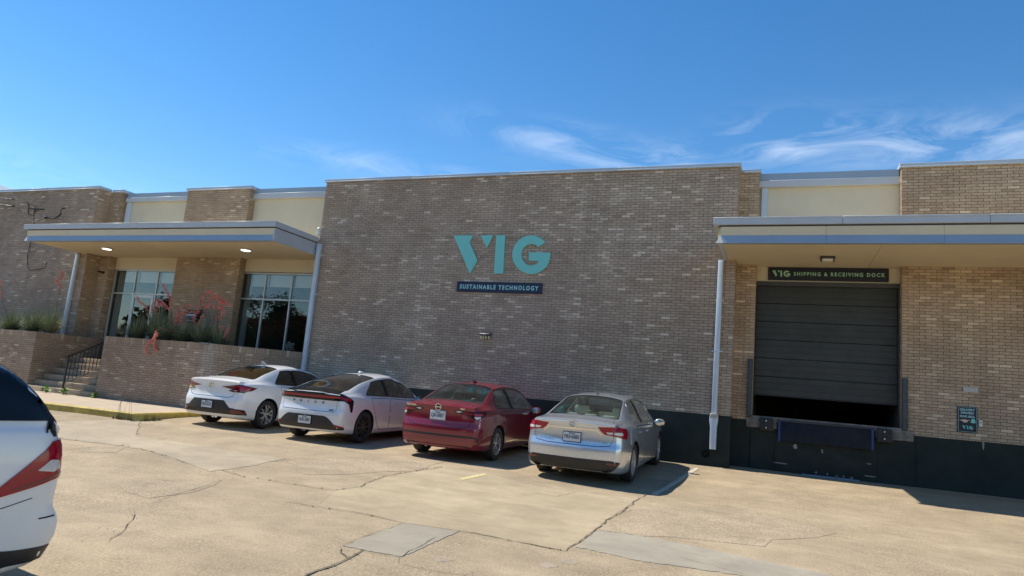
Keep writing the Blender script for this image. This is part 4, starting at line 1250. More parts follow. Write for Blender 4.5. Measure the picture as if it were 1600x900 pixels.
for i, (s, z) in enumerate((('DELIVERY', .215), ('DRIVERS', .145), ('RING BELL', .065))):
    text_mesh('lettering', s, .066, M['aqua'], dv, (0, -.018, z), depth=.001, bold=.002, width=.29 if i != 1 else .25)
hand = [(-.165, .0), (-.06, .022), (-.02, .012), (.045, .014), (.05, .002), (.0, -.004), (.0, -.035), (-.03, -.05), (-.075, -.046), (-.10, -.02)]
MB().prism([(x - .0, z - .02) for x, z in hand], 1, -.0195, -.012).build('hand_symbol', M['peach'], dv, recalc=True)
bell = [(.06, -.055), (.072, -.035), (.078, .01), (.095, .03), (.115, .036), (.135, .03), (.152, .01), (.158, -.035), (.17, -.055), (.128, -.056), (.115, -.068), (.102, -.056)]
MB().prism([(x - .005, z - .01) for x, z in bell], 1, -.0195, -.012).build('bell_symbol', M['teal'], dv, recalc=True)
logo_parts(dv, .0, -.178, .068, M['teal'], -.0195, -.012, LCX, LCZ)
nt = MB().box(-.145, .145, -.008, .006, -.055, .055).build('paper_notice', simple('grey_notice', (0.46, 0.46, 0.44), 0.7, var=.12, scale=30), loc=(4.07, YB - .02, 2.34))
tag(nt, 'small blank grey plate on the brick right of the dock', 'notice')
db = MB().box(-.035, .035, -.03, .01, -.075, .075).build('doorbell', M['offwhite'], bevel=(0.008, 2), loc=(4.25, YB - .018, 1.60))
tag(db, 'white doorbell box beside the delivery sign', 'doorbell')
MB().lathe([(.001, -.036), (.014, -.036), (.016, -.028)], 'y', 12, c=(0, 0, .02)).build('bell_button', M['trim'], db)

# dock equipment
for k, (x, lab) in enumerate(((-.27, 'black rubber dock bumper under the left end of the dock door'), (2.315, 'black rubber dock bumper under the right end of the dock door'))):
    b = MB().box(-.15, .15, -.13, 0, -.155, .155).build('dock_bumper', M['rubber'], bevel=(0.012, 2), loc=(x, 18.388, 1.15 if k == 0 else 1.14))
    tag(b, lab, 'dock bumper', 'rubber dock bumpers')
    for z in (-.078, .085):
        MB().lathe([(.001, -.146), (.016, -.144), (.020, -.136), (.021, -.125)], 'y', 10, c=(0, 0, z)).build('bolt', M['steel'], b, smooth=True)
    MB().box(.155, .175, -.09, 0, -.13, .13).build('bumper_angle', M['dark_trim'], b)
lp = empty('dock_leveller', (1.05, 18.385, 1.05))
tag(lp, 'dark blue hanging dock leveller lip below the half open dock door', 'dock leveller')
MB().prism([(-.03, .22), (-.055, .20), (-.10, -.27), (-.075, -.27), (-.02, .2)], 0, -1.03, 1.04).build('lip_plate', M['blue_steel'], lp, recalc=True, bevel=(0.006, 1))
for a, b in ((-1.036, -.99), (1.0, 1.046)):
    MB().prism([(-.04, .225), (-.066, .205), (-.112, -.275), (-.07, -.275), (-.02, .2)], 0, a, b).build('lip_edge', simple('bright_blue_edge', (0.012, 0.04, 0.16), .5, var=.2, scale=9), lp, recalc=True)
MB().tube([(-1.05, -.03, .225), (1.05, -.03, .225)], .022, 8).build('hinge_bar', M['dark_trim'], lp, smooth=True)
gs = MB().box(-.62, .62, -.10, .02, 0, .035).build('steel_strip', simple('blue_grey_strip', (.16, .22, .30), .45, var=.2, scale=8), bevel=(.006, 1), loc=(1.18, 18.27, .035))
tag(gs, 'blue grey metal strip on the ground below the dock', 'metal strip')

# lamps under the canopies
def soffit_lamp(x, y, z, lit, label, r=.17):
    o = MB().lathe([(r * .7, .0), (r, -.012), (r * 1.02, -.035), (r * .92, -.055)], 'z', 28).build('ceiling_lamp', M['dark_trim'] if not lit else M['offwhite'], smooth=True, loc=(x, y, z))
    tag(o, label, 'lamp', 'round ceiling lamps under the entrance canopy' if lit else None)
    MB().lathe([(r * .93, -.05), (r * .8, -.068), (r * .45, -.078), (.001, -.08)], 'z', 28).build('lamp_lens', M['lamp_on'] if lit else M['offwhite'], o, smooth=True)
    return o
soffit_lamp(-22.4, 16.95, SOF_L, True, 'lit round lamp under the canopy above the entrance door')
soffit_lamp(-16.2, 17.05, SOF_L, True, 'lit round lamp under the canopy near the right hand window')
wl_ = empty('canopy_light', (1.0, 17.4, SOF_R))
tag(wl_, 'unlit dark box lamp under the dock canopy', 'lamp')
MB().box(-.16, .16, -.11, .11, -.06, .0).build('lamp_housing', M['dark_trim'], wl_, bevel=(.012, 2))
MB().prism([(-.09, -.06), (.09, -.06), (.07, -.115), (-.07, -.115)], 0, -.12, .12).build('lamp_lens', M['offwhite'], wl_, recalc=True, bevel=(.015, 2))
for s in (-1, 1):
    MB().box(s * .138 - .012, s * .138 + .012, -.09, .09, -.11, -.058).build('lamp_bracket', M['dark_trim'], wl_)

# mailbox on the brick pier
mbx = empty('mailbox', (-19.36, YB - .012, 3.08))
tag(mbx, 'black wall mailbox on the brick pier between the windows', 'mailbox')
MB().prism([(0, -.22), (-.20, -.22), (-.20, .10), (-.14, .20), (0, .22)], 0, -.28, .28).build('box_body', M['iron'], mbx, recalc=True, bevel=(.012, 2))
MB().box(-.22, .22, -.208, -.195, .0, .075).build('label_window', simple('pale_label', (.42, .47, .50), .4), mbx)
MB().box(-.22, .14, -.206, -.195, -.18, -.145).build('lower_label', simple('pink_label', (.34, .26, .26), .5), mbx)
MB().prism([(-.22, .10), (-.15, .225), (0, .245), (0, .23), (-.145, .21), (-.208, .10)], 0, -.30, .30).build('lid', simple('mailbox_lid', (.05, .048, .035), .5), mbx, recalc=True)

# lantern-like fixture below the sign
bf = empty('wall_fixture', (-7.81, YM - .012, 2.90))
tag(bf, 'little dark fixture with pale yellow bulbs on the brick below the signs', 'wall fixture')
MB().prism([(0, .02), (-.10, .02), (-.12, .055), (-.07, .10), (0, .11)], 0, -.17, .16).build('fixture_hood', simple('fixture_hood', (.035, .035, .05), .5), bf, recalc=True, bevel=(.01, 1))
for k, x in enumerate((-.13, -.06, .02, .115)):
    MB().lathe([(.018, .03), (.028, -.01), (.03, -.05), (.018, -.085), (.001, -.09)], 'z', 10, c=(x, -.06, -.0)).build('bulb', simple('pale_yellow_bulb', (.50, .50, .30), .4), bf, smooth=True)

cam_o = empty('security_camera', (-24.30, YB - .012, 4.60))
tag(cam_o, 'small black camera on the brick pier left of the entrance', 'camera')
MB().lathe([(.045, -.0), (.05, -.03), (.02, -.06), (.02, -.09)], 'y', 12).build('camera_mount', M['trim'], cam_o, smooth=True)
MB().lathe([(.001, -.24), (.035, -.24), (.04, -.22), (.04, -.08), (.001, -.075)], 'y', 12).build('camera_body', M['trim'], cam_o, smooth=True)
vt = empty('vent_cap', (-13.80, 17.55, 5.815))
tag(vt, 'short white vent pipe on top of the entrance canopy by the brick corner', 'vent pipe')
MB().lathe([(.06, 0), (.06, .16), (.075, .16), (.08, .21), (.05, .25), (.001, .255)], 'z', 16).build('vent_tube', M['offwhite'], vt, smooth=True)
vs = empty('flower_vase', (-15.62, 19.05, 2.0))
tag(vs, 'pale flower bouquet standing inside the right hand window', 'flowers')
bpart(MB().box(-17.8, -14.2, 18.96, 19.3, 1.9, 1.998), 'window_board', M['room_wall'])
MB().lathe([(.001, 0), (.05, .005), (.07, .08), (.045, .16), (.055, .19)], 'z', 14).build('vase', M['offwhite'], vs, smooth=True)
mb = MB()
for k in range(60):
    c = Vector((rnd.gauss(0, .13), rnd.gauss(0, .06), .30 + rnd.gauss(0, .08)))
    u = Vector((rnd.uniform(-1, 1), rnd.uniform(-1, 1), rnd.uniform(-1, 1))).normalized() * .045
    v = u.orthogonal().normalized() * .035
    mb.add([c - u, c + v, c + u, c - v], [(0, 1, 2, 3)])
mb.build('blossoms', M['blind'], vs)

# cables on the left block
def cable(name, pts, r, label, cat, group=None, y=YM - .03, far=False):
    P = [Vector((x, y - (0.03 * math.sin(i * 1.7) if 0 < i < len(pts) - 1 else 0), z)) for i, (x, z) in enumerate(pts)]
    if far:
        a = P[2]
        P = [Vector((a.x - 24, y - 14, a.z + 1.0)), Vector((a.x - 12, y - 7, a.z + 0.15)), Vector((a.x - 4, y - 2.2, a.z + .02))] + P[2:]
    Q = []
    for i in range(len(P) - 1):
        p0, p1, p2, p3 = P[max(i - 1, 0)], P[i], P[i + 1], P[min(i + 2, len(P) - 1)]
        for j in range(5):
            t = j / 5
            Q.append(0.5 * ((2 * p1) + (p2 - p0) * t + (2 * p0 - 5 * p1 + 4 * p2 - p3) * t * t + (-p0 + 3 * p1 - 3 * p2 + p3) * t ** 3))
    Q.append(P[-1])
    o = MB().tube(Q, r, 6).build(name, M['cable'], smooth=True)
    tag(o, label, cat, group)
    return o
C_ = DATA['cables']
cable('power_cable', C_[0], .016, 'upper black service cable looping onto the left brick wall', 'cable', 'black cables on the left wall', far=True)
cable('power_cable', C_[1], .022, 'thick straight black service cable anchored to the left brick wall', 'cable', 'black cables on the left wall', far=True)
cable('power_cable', C_[2], .010, 'short black cable dropping behind the entrance canopy', 'cable', 'black cables on the left wall')
cable('power_cable', C_[3], .022, 'black hook shaped cable end sticking out of the left wall', 'cable', 'black cables on the left wall')
cable('power_cable', C_[4], .012, 'black cable hanging in a long loop under the left canopy end', 'cable', 'black cables on the left wall')
cable('power_cable', C_[5], .010, 'small black cable loop at the wall anchor', 'cable', 'black cables on the left wall')
x, z = DATA['wallsite']['hook']
ins = MB().lathe([(.02, 0), (.05, -.02), (.05, -.06), (.025, -.09), (.001, -.09)], 'y', 10).build('cable_anchor', M['cable'], smooth=True, loc=(x, YM - .01, z))
tag(ins, 'black knob anchor holding the hook shaped cable', 'cable anchor')
ru = empty('rooftop_unit', (-45.0, 26.0, 7.3))
tag(ru, 'pale rooftop housing just showing above the far left roof edge', 'rooftop unit')
MB().prism([(-3.0, 0), (1.2, 0), (1.2, 3.2), (-.6, 4.0), (-3.0, 4.0)], 1, -1.5, 1.5).build('housing', M['cream_metal'], ru, recalc=True)
MB().prism([(-3.1, 4.0), (-.6, 4.0), (1.3, 3.2), (1.35, 3.3), (-.58, 4.12), (-3.1, 4.12)], 1, -1.6, 1.6).build('housing_roof', M['grey_metal'], ru, recalc=True)
# ------------------------------------------------------------------ cars
def pchip(pts):
    x = np.array([p[0] for p in pts], float); y = np.array([p[1] for p in pts], float)
    h = np.diff(x); d = np.diff(y) / h
    m = np.zeros(len(x))
    for i in range(1, len(x) - 1):
        if d[i - 1] * d[i] > 0:
            w1, w2 = 2 * h[i] + h[i - 1], h[i] + 2 * h[i - 1]
            m[i] = (w1 + w2) / (w1 / d[i - 1] + w2 / d[i])
    m[0], m[-1] = d[0], d[-1]
    def f(t):
        t = min(max(t, x[0]), x[-1])
        i = min(max(int(np.searchsorted(x, t) - 1), 0), len(h) - 1)
        s = (t - x[i]) / h[i]
        return float((1 + 2 * s) * (1 - s) ** 2 * y[i] + s * (1 - s) ** 2 * h[i] * m[i] + s * s * (3 - 2 * s) * y[i + 1] + s * s * (s - 1) * h[i] * m[i + 1])
    return f

def catmull(P, sub):
    out = []
    for i in range(len(P) - 1):
        p0, p1, p2, p3 = P[max(i - 1, 0)], P[i], P[i + 1], P[min(i + 2, len(P) - 1)]
        for j in range(sub):
            t = j / sub
            out.append(tuple(0.5 * ((2 * b) + (c - a) * t + (2 * a - 5 * b + 4 * c - d) * t * t + (-a + 3 * b - 3 * c + d) * t ** 3) for a, b, c, d in zip(p0, p1, p2, p3)))
    out.append(tuple(P[-1]))
    return out

class Shape:
    """a car body as a family of cross sections along its length (s = 0 at the rear bumper)"""
    def __init__(s, d):
        s.d = d
        s.L, s.W2 = d['L'], d['W'] / 2
        s.zt, s.zb, s.wr, s.plan = pchip(d['zt']), pchip(d['zb']), pchip(d['wr']), pchip(d['plan'])
        s.rp, s.fp = pchip(d['rear']), pchip(d['front'])
        s.zu = pchip(d['zu'])
        s.bulge = d.get('bulge', 0.09)
    def side(s, t):
        w = s.W2 * s.plan(t)
        zt = s.zt(t); zb = min(s.zb(t), zt - 0.045); zu = s.zu(t)
        cr = 0.028 + 0.035 * min(1, max(0, (zt - zb - .05) / 0.3))
        ze = zt - cr if zt - cr > zb + .012 else zb + .012
        wr = min(s.W2 * s.wr(t), w * 0.97)
        lo = [(0.90, 0.0), (0.955, 0.04), (0.978, 0.14), (0.99, 0.30), (1.0, 0.47), (0.996, 0.60)]
        P = []
        H = zb - zu
        for f, h in lo:
            P.append((w * f, zu + H * h * 1.05))
        P.append((w * 0.982, zb - H * 0.16))
        P.append((w * 0.962, zb - H * 0.045))
        wb = w * 0.925
        P.append((wb, zb + .004))
        g = ze - zb
        P.append((wb + (wr - wb) * 0.38 + .010 * g / .4, zb + g * 0.36))
        P.append((wb + (wr - wb) * 0.74 + .018 * g / .4, zb + g * 0.74))
        P.append((wr, ze))
        Q = catmull(P, 3)
        return Q, zt
    def ring(s, t, nx):
        Q, zt = s.side(t)
        we, ze = Q[-1]
        top = [(we * a, ze + (zt - ze) * (1 - abs(a) ** 2.4)) for a in np.linspace(1, -1, nx + 1)][1:-1]
        bot = [(Q[0][0] * a, Q[0][1]) for a in np.linspace(-1, 1, nx + 1)][1:-1]
        return Q + top + [(-x, z) for x, z in reversed(Q)] + bot, len(Q)
    def ys(s, t, z):
        k = max(0, 1 - t / 0.75) ** 2
        f = max(0, 1 - (s.L - t) / 0.8) ** 2
        return t + s.rp(z) * k - s.fp(z) * f
    def mesh(s, nx=14):
        L = s.L
        st = [s.bulge, s.bulge + .02, s.bulge + .05, s.bulge + .09, s.bulge + .15]
        t = s.bulge + .22
        while t < L - .35:
            st.append(t); t += 0.075
        st += [L - .34, L - .26, L - .19, L - .13, L - .09]
        V, F = [], []
        n = None
        for t in st:
            r, nq = s.ring(t, nx)
            n = len(r)
            V += [(x, s.ys(t, z), z) for x, z in r]
        for k in range(len(st) - 1):
            for i in range(n):
                j = (i + 1) % n
                F.append((k * n + i, k * n + j, (k + 1) * n + j, (k + 1) * n + i))
        def cap(base, t, sgn, bul):
            Q, zt = s.side(t)
            nq = len(Q)
            we, ze = Q[-1]
            idx = []
            for j in range(nq):
                row = []
                for c in range(nx + 1):
                    a = -1 + 2 * c / nx
                    if c == nx: row.append(base + j); continue
                    if c == 0: row.append(base + nq + (nx - 1) + (nq - 1 - j)); continue
                    if j == nq - 1: row.append(base + nq + (nx - 1 - c)); continue
                    if j == 0: row.append(base + 2 * nq + (nx - 1) + c - 1); continue
                    x = Q[j][0] * a
                    z = Q[j][1] + (zt - ze) * (1 - abs(a) ** 2.4) * (j / (nq - 1)) ** 3
                    edge = min(1.0, j / 1.5, (nq - 1 - j) / 1.2)
                    y = s.ys(t, Q[j][1]) - sgn * bul * (1 - abs(a) ** 2.2) * (0.55 + 0.45 * edge)
                    V.append((x, y, z)); row.append(len(V) - 1)
                idx.append(row)
            for c in range(1, nx):      # let the top and bottom rims follow the same bulge
                a = -1 + 2 * c / nx
                for j in (0, nq - 1):
                    v = V[idx[j][c]]
                    V[idx[j][c]] = (v[0], v[1] - sgn * bul * .55 * (1 - abs(a) ** 2.2), v[2])
            for j in range(nq - 1):
                for c in range(nx):
                    q = (idx[j][c], idx[j][c + 1], idx[j + 1][c + 1], idx[j + 1][c])
                    F.append(q if sgn > 0 else tuple(reversed(q)))
        cap(0, st[0], 1, s.bulge)
        cap((len(st) - 1) * n, st[-1], -1, 0.08)
        return V, F

def split_loose(me):
    """one mesh per closed piece, so that every cut is made with a clean cutter"""
    bm = bmesh.new(); bm.from_mesh(me); bm.verts.index_update()
    seen, outs = set(), []
    for v in bm.verts:
        if v.index in seen: continue
        st, comp = [v], set()
        while st:
            x = st.pop()
            if x.index in comp: continue
            comp.add(x.index); st += [e.other_vert(x) for e in x.link_edges]
        seen |= comp
        m = me.copy(); b2 = bmesh.new(); b2.from_mesh(m); b2.verts.index_update()
        bmesh.ops.delete(b2, geom=[q for q in b2.verts if q.index not in comp], context='VERTS')
        b2.to_mesh(m); b2.free(); outs.append(m)
    bm.free()
    return outs

def bool_diff(me, cutters):
    for c in cutters:
        ob = bpy.data.objects.new('tmp', me); COL.objects.link(ob)
        co = bpy.data.objects.new('cut', c); COL.objects.link(co)
        m = ob.modifiers.new('b', 'BOOLEAN'); m.operation = 'DIFFERENCE'; m.solver = 'EXACT'; m.object = co
        try: m.material_mode = 'TRANSFER'
        except Exception: pass
        bpy.context.view_layer.update()
        dg = bpy.context.evaluated_depsgraph_get()
        out = bpy.data.meshes.new_from_object(ob.evaluated_get(dg))
        bpy.data.objects.remove(ob); bpy.data.objects.remove(co)
        bpy.data.meshes.remove(c); bpy.data.meshes.remove(me)
        me = out
    return me

def to_mesh(mb, mat, name='m', recalc=True):
    me = bpy.data.meshes.new(name); me.from_pydata(mb.v, [], mb.f); me.materials.append(mat); me.update()
    if recalc:
        bm = bmesh.new(); bm.from_mesh(me); bmesh.ops.recalc_face_normals(bm, faces=bm.faces); bm.to_mesh(me); bm.free()
    return me

class Skin:
    """casts flat outlines onto the body so lamps, glass, doors and seams follow its curves"""
    def __init__(s, shape, V, F):
        s.sh = shape
        s.V = [Vector(v) for v in V]; s.F = F
        s.bvh = BVHTree.FromPolygons(s.V, F)
        N = [Vector() for _ in V]
        for f in F:
            a, b, c = s.V[f[0]], s.V[f[1]], s.V[f[2]]
            nn = (b - a).cross(c - a)
            for i in f: N[i] += nn
        s.N = [x.normalized() for x in N]
    def hit(s, o, d):
        loc, nor, i, dist = s.bvh.ray_cast(o, d)
        if loc is None:
            loc, nor, i, dist = s.bvh.find_nearest(o + d * 2.0)
        if nor.dot(d) > 0 and nor.dot(-d) < -.3: nor = -nor
        f = s.F[i]
        w = [1.0 / max((s.V[k] - loc).length, 1e-5) ** 1.5 for k in f]
        n = Vector()
        for k, a in zip(f, w): n += s.N[k] * a
        n.normalize()
        if n.dot(nor) < 0: n = nor
        return loc, n
    def cast(s, mode, p, side=1):
        if mode == 'rear':
            q, z = p
            sg = 1 if q >= 0 else -1
            a = abs(q)
            x1 = s.sh.W2 * 0.70; R_ = 0.27
            arc = R_ * math.pi / 2
            if a <= x1: o, d = Vector((q, -1.5, z)), Vector((0, 1, 0))
            elif a <= x1 + arc:
                th = (a - x1) / R_
                c = Vector((sg * x1, R_, z))
                u = Vector((sg * math.sin(th), -math.cos(th), 0))
                o, d = c + u * 1.5, -u
            else: o, d = Vector((sg * 3, R_ + a - x1 - arc, z)), Vector((-sg, 0, 0))
        elif mode == 'side':
            o, d = Vector((3 * side, p[0], p[1])), Vector((-side, 0, 0))
        elif mode == 'front':
            o, d = Vector((p[0], s.sh.L + 2, p[1])), Vector((0, -1, 0))
        else:
            o, d = Vector((p[0], p[1], 4)), Vector((0, 0, -1))
        return s.hit(o, d)
    def patch(s, name, mode, poly, mat, parent, off=0.003, deep=0.01, step=0.05, hole=(), side=1, lift=None):
        v, tri, loops = fill(poly, step, hole)
        n = len(v)
        out, inn, nrm = [], [], []
        for p in v:
            l, nn = s.cast(mode, (p[0], p[1]), side)
            o_ = off if lift is None else off + lift(p)
            out.append(l + nn * o_); inn.append(l + nn * (off - deep)); nrm.append(nn)
        a, b, c = tri[0]
        g = (out[b] - out[a]).cross(out[c] - out[a])
        if g.dot(nrm[a]) < 0: tri = [tuple(reversed(t)) for t in tri]
        V_ = list(out); F_ = list(tri)
        k = 0
        flip = g.dot(nrm[a]) < 0
        for lp in loops:
            m = len(lp)
            base = len(V_)
            V_ += [out[k + i] for i in range(m)] + [inn[k + i] for i in range(m)]
            for i in range(m):
                j = (i + 1) % m
                q = (base + i, base + m + i, base + m + j, base + j)
                F_.append(q if not flip else tuple(reversed(q)))
            k += m
        me = bpy.data.meshes.new(name)
        me.from_pydata([tuple(x - s.org) for x in V_], [], F_)
        me.materials.append(mat)
        nt = len(tri)
        me.polygons.foreach_set('use_smooth', [True] * len(F_))
        cn = []
        for pl in me.polygons:
            for vi in pl.vertices:
                cn.append(tuple(nrm[vi]) if pl.index < nt else (0.0, 0.0, 0.0))
        try: me.normals_split_custom_set(cn)
        except Exception: pass
        ob = bpy.data.objects.new(name, me); COL.objects.link(ob)
        ob.parent = parent
        return ob
    def seam(s, name, mode, pts, w, mat, parent, off=0.0016, closed=False, side=1, step=0.04):
        P = resample([Vector(p) for p in pts], step, closed)
        V_, F_ = [], []
        n = len(P)
        for i, p in enumerate(P):
            a = P[(i - 1) % n] if (closed or i > 0) else P[i]; b = P[(i + 1) % n] if (closed or i < n - 1) else P[i]
            d = (b - a); d.normalize()
            nr = Vector((-d.y, d.x)) * w / 2
            for q in (p + nr, p - nr):
                l, nn = s.cast(mode, (q.x, q.y), side)
                V_.append(tuple(l + nn * off - s.org))
        m = n if closed else n - 1
        for i in range(m):
            j = (i + 1) % n
            F_.append((2 * i, 2 * i + 1, 2 * j + 1, 2 * j))
        return MB().add(V_, F_).build(name, mat, parent)

def smooth_poly(pts, r=0.05, n=4):
    """rounds the corners of an outline"""
    out = []
    m = len(pts)
    for i in range(m):
        p, a, b = Vector(pts[i][:2]), Vector(pts[i - 1][:2]), Vector(pts[(i + 1) % m][:2])
        rr = pts[i][2] if len(pts[i]) > 2 else r
        da, db = (a - p), (b - p)
        k = min(rr, da.length * .45, db.length * .45)
        q0, q1 = p + da.normalized() * k, p + db.normalized() * k
        for j in range(n + 1):
            t = j / n
            out.append(tuple(q0 * (1 - t) ** 2 + p * 2 * t * (1 - t) + q1 * t * t))
    return out
mirror = lambda poly: [(-p[0],) + tuple(p[1:]) for p in reversed(poly)]

def make_wheel(r, w, spokes, twin, rim_mat, hub_mat, parent, x, y, sidef, name='wheel'):
    """brake drum (the wheel part itself) with tyre and rim as sub-parts; sidef = +1 for the right hand side"""
    rr = r * 0.70
    drum = MB().lathe([(.001, -.02), (rr * .62, -.02), (rr * .62, .06), (.001, .06)], 'x', 20)
    wo = drum.build(name, M['trim'], parent)
    wo.location = (x, y, r)
    wo.scale = (1, 1, 1)
    h = w / 2
    tp = [(rr * .98, -h * .82), (rr * 1.02, -h * .96), (r * .90, -h), (r * .965, -h * .90), (r * .995, -h * .66), (r, -h * .3), (r, h * .3), (r * .995, h * .66), (r * .965, h * .90), (r * .90, h), (rr * 1.02, h * .96), (rr * .98, h * .82)]
    MB().lathe(tp, 'x', 40).build('tyre', M['rubber'], wo, smooth=True)
    mb = MB()
    o = sidef
    mb.lathe([(rr * .93, -h * .8 * o), (rr * .90, h * .3 * o), (rr * .95, h * .78 * o), (rr * 1.0, h * .86 * o), (rr * 1.01, h * .80 * o), (rr * .99, -h * .8 * o)], 'x', 40)
    mb.lathe([(.001, h * .74 * o), (rr * .13, h * .73 * o), (rr * .17, h * .66 * o), (rr * .2, h * .5 * o), (rr * .2, h * .2 * o)], 'x', 20)
    for k in range(spokes):
        for tw in ((-.5, .5) if twin else (0,)):
            a = 2 * math.pi * (k + .12) / spokes
            a0 = a + tw * (.16 if twin else 0); a1 = a + tw * (twin if twin else 0)
            w0, w1 = rr * (.055 if twin else .075), rr * (.06 if twin else .085)
            V_ = []
            for (q, aa, ww, xo) in ((rr * .12, a0, w0, h * .70), (rr * .55, (a0 + a1) / 2, (w0 + w1) / 2, h * .74), (rr * .96, a1, w1, h * .80)):
                c, s_ = math.cos(aa), math.sin(aa)
                for (u, xx) in ((-ww, xo - .028), (ww, xo - .028), (ww * .8, xo), (-ww * .8, xo)):
                    V_.append((xx * o, q * c - u * s_, q * s_ + u * c))
            F_ = []
            for i in range(2):
                for j in range(4): F_.append((4 * i + j, 4 * i + (j + 1) % 4, 4 * i + 4 + (j + 1) % 4, 4 * i + 4 + j))
            mb.add(V_, F_)
    mb.build('rim', rim_mat, wo, smooth=True, sharp=30, recalc=True)
    return wo

def rbox(x0, x1, y0, y1, z0, z1, name, mat, parent, b=.04):
    return MB().box(x0, x1, y0, y1, z0, z1).build(name, mat, parent, bevel=(b, 2))

def build_car(d):
    sh = Shape(d)
    V, F = sh.mesh()
    tb = bmesh.new()
    tv = [tb.verts.new(v) for v in V]
    for f in F: tb.faces.new([tv[i] for i in f])
    bmesh.ops.recalc_face_normals(tb, faces=tb.faces)
    tb.verts.index_update()
    F = [tuple(v.index for v in f.verts) for f in tb.faces]
    tb.free()
    sk = Skin(sh, V, F)
    ro, wb, L, W2 = d['ro'], d['wb'], d['L'], d['W'] / 2
    sk.org = Vector((0, ro, 0))                 # the car's own origin: ground under the rear axle
    root = empty(d.get('name', 'parked_car'), d['loc'], d['rot'])
    tag(root, d['label'], 'car', d.get('group'))
    pm = d['paint']
    root.scale = d.get('k', (1.10, 1.075, 1.09))
    me = bpy.data.meshes.new('b'); me.from_pydata(V, [], F); me.materials.append(pm); me.update()
    bm = bmesh.new(); bm.from_mesh(me); bmesh.ops.recalc_face_normals(bm, faces=bm.faces); bm.to_mesh(me); bm.free()
    # cabin hollow
    c0, c1 = d['cabin']
    mb = MB()
    ts = list(np.linspace(c0, c1, 26))
    prof = []
    for t in ts:
        Q, zt = sh.side(t)
        w = W2 * sh.plan(t)
        zb = min(sh.zb(t), zt - .045)
        fl = d['shelf_z'] if t < d['shelf_s'] else (0.42 if t < c1 - .75 else .80)
        wr = Q[-1][0]; ze = Q[-1][1]
        top = zt - .05
        prof += [(t, [(w * .86, fl), (w * .90 - .02, max(zb - .03, fl + .01)), (max(wr - .055, .2), max(ze - .045, fl + .02)), (max(wr - .3, .1), max(top, fl + .03)), (-max(wr - .3, .1), max(top, fl + .03)), (-max(wr - .055, .2), max(ze - .045, fl + .02)), (-(w * .90 - .02), max(zb - .03, fl + .01)), (-w * .86, fl)])]
    m = 8
    vv = [(x, t, z) for t, p in prof for x, z in p]
    ff = [(k * m + i, k * m + (i + 1) % m, (k + 1) * m + (i + 1) % m, (k + 1) * m + i) for k in range(len(prof) - 1) for i in range(m)]
    ff += [tuple(range(m)), tuple(range(len(vv) - 1, len(vv) - 1 - m, -1))]
    cab = to_mesh(mb.add(vv, ff), d['cabin_mat'])
    # wheel arches and window openings, one cutter
    mb = MB()
    for y in (ro, ro + wb):
        for sx in (-1, 1):
            mb.lathe([(.001, sx * (W2 - .33)), (d['ra'], sx * (W2 - .33)), (d['ra'], sx * (W2 + .3)), (.001, sx * (W2 + .3))], 'x', 40, c=(0, y, d['r'] + .01))
    wells = to_mesh(mb, M['well'])
    bmx = bmesh.new(); bmx.from_mesh(wells); bmesh.ops.remove_doubles(bmx, verts=bmx.verts, dist=.002); bmesh.ops.recalc_face_normals(bmx, faces=bmx.faces); bmx.to_mesh(wells); bmx.free()
    mb = MB()
    rg = smooth_poly(d['rear_glass'], .06)
    fg = smooth_poly(d['front_glass'], .06)
    mb.prism(rg, 2, d['shelf_z'] + .012, 2.4)
    mb.prism(fg, 2, d.get('dash_z', .84), 2.4)
    wins = [smooth_poly(w, .03) for w in d['side_glass']]
    for w in wins: mb.prism(w, 0, -1.6, 1.6)
    opens = to_mesh(mb, M['trim'])
    out = bool_diff(me, [cab, wells] + split_loose(opens))
    for v in out.vertices: v.co.y -= ro
    out.name = 'car_body'
    out.polygons.foreach_set('use_smooth', [True] * len(out.polygons))
    out.set_sharp_from_angle(angle=R(28))
    body = bpy.data.objects.new('car_body', out); COL.objects.link(body); body.parent = root
    # glass
    sk.patch('rear_window', 'top', outset(rg, .008), d['glass_rear'], root, off=-.006, deep=.004, step=.09)
    sk.patch('windscreen', 'top', outset(fg, .008), d['glass_front'], root, off=-.006, deep=.004, step=.12)
    tr = sk.patch('window_trim', 'top', outset(rg, .020), M['trim'], root, off=.0015, deep=.006, step=.09, hole=[rg])
    for sx in (1, -1):
        for w in wins:
            sk.patch('side_window', 'side', outset(w, .006), d['glass_side'], root, off=-.006, deep=.004, step=.09, side=sx)
            sk.patch('window_trim', 'side', outset(w, .016), d.get('trim_mat', M['trim']), root, off=.002, deep=.006, step=.09, side=sx, hole=[w])
        for p in d.get('pillars', ()):
            sk.patch('pillar_trim', 'side', p, M['gloss_black'], root, off=.0025, deep=.006, step=.07, side=sx)
        # doors: a shadow gap with the leaf set into it
        for dn in d['doors']:
            q = smooth_poly(dn, .07)
            sk.patch('door_gap', 'side', outset(q, .004), M['gap'], root, off=.0008, deep=.004, step=.10, side=sx, hole=[outset(q, -.006)])
        for (hs, hz) in d['handles']:
            h = sk.patch('door_handle', 'side', smooth_poly([(hs - .10, hz - .014), (hs + .10, hz - .010), (hs + .10, hz + .016), (hs - .10, hz + .014)], .015), d.get('handle_mat', pm), root, off=.026, deep=.03, step=.04, side=sx)
        # mirrors
        ms, mz = d['mirror']
        l, n = sk.cast('side', (ms, mz), sx)
        mo = MB().lathe([(.001, -.07), (.05, -.065), (.085, -.03), (.09, .03), (.06, .075), (.001, .085)], 'y', 16).build('wing_mirror', d.get('mirror_mat', pm), root, smooth=True)
        mo.scale = (1.25, .95, .85)
        mo.location = (l.x + sx * .125, ms - ro - .02, mz + .03)
        MB().tube([(-sx * .10, .02, -.05), (-sx * .02, 0, -.02)], .028, 6).build('mirror_stalk', M['trim'], mo)
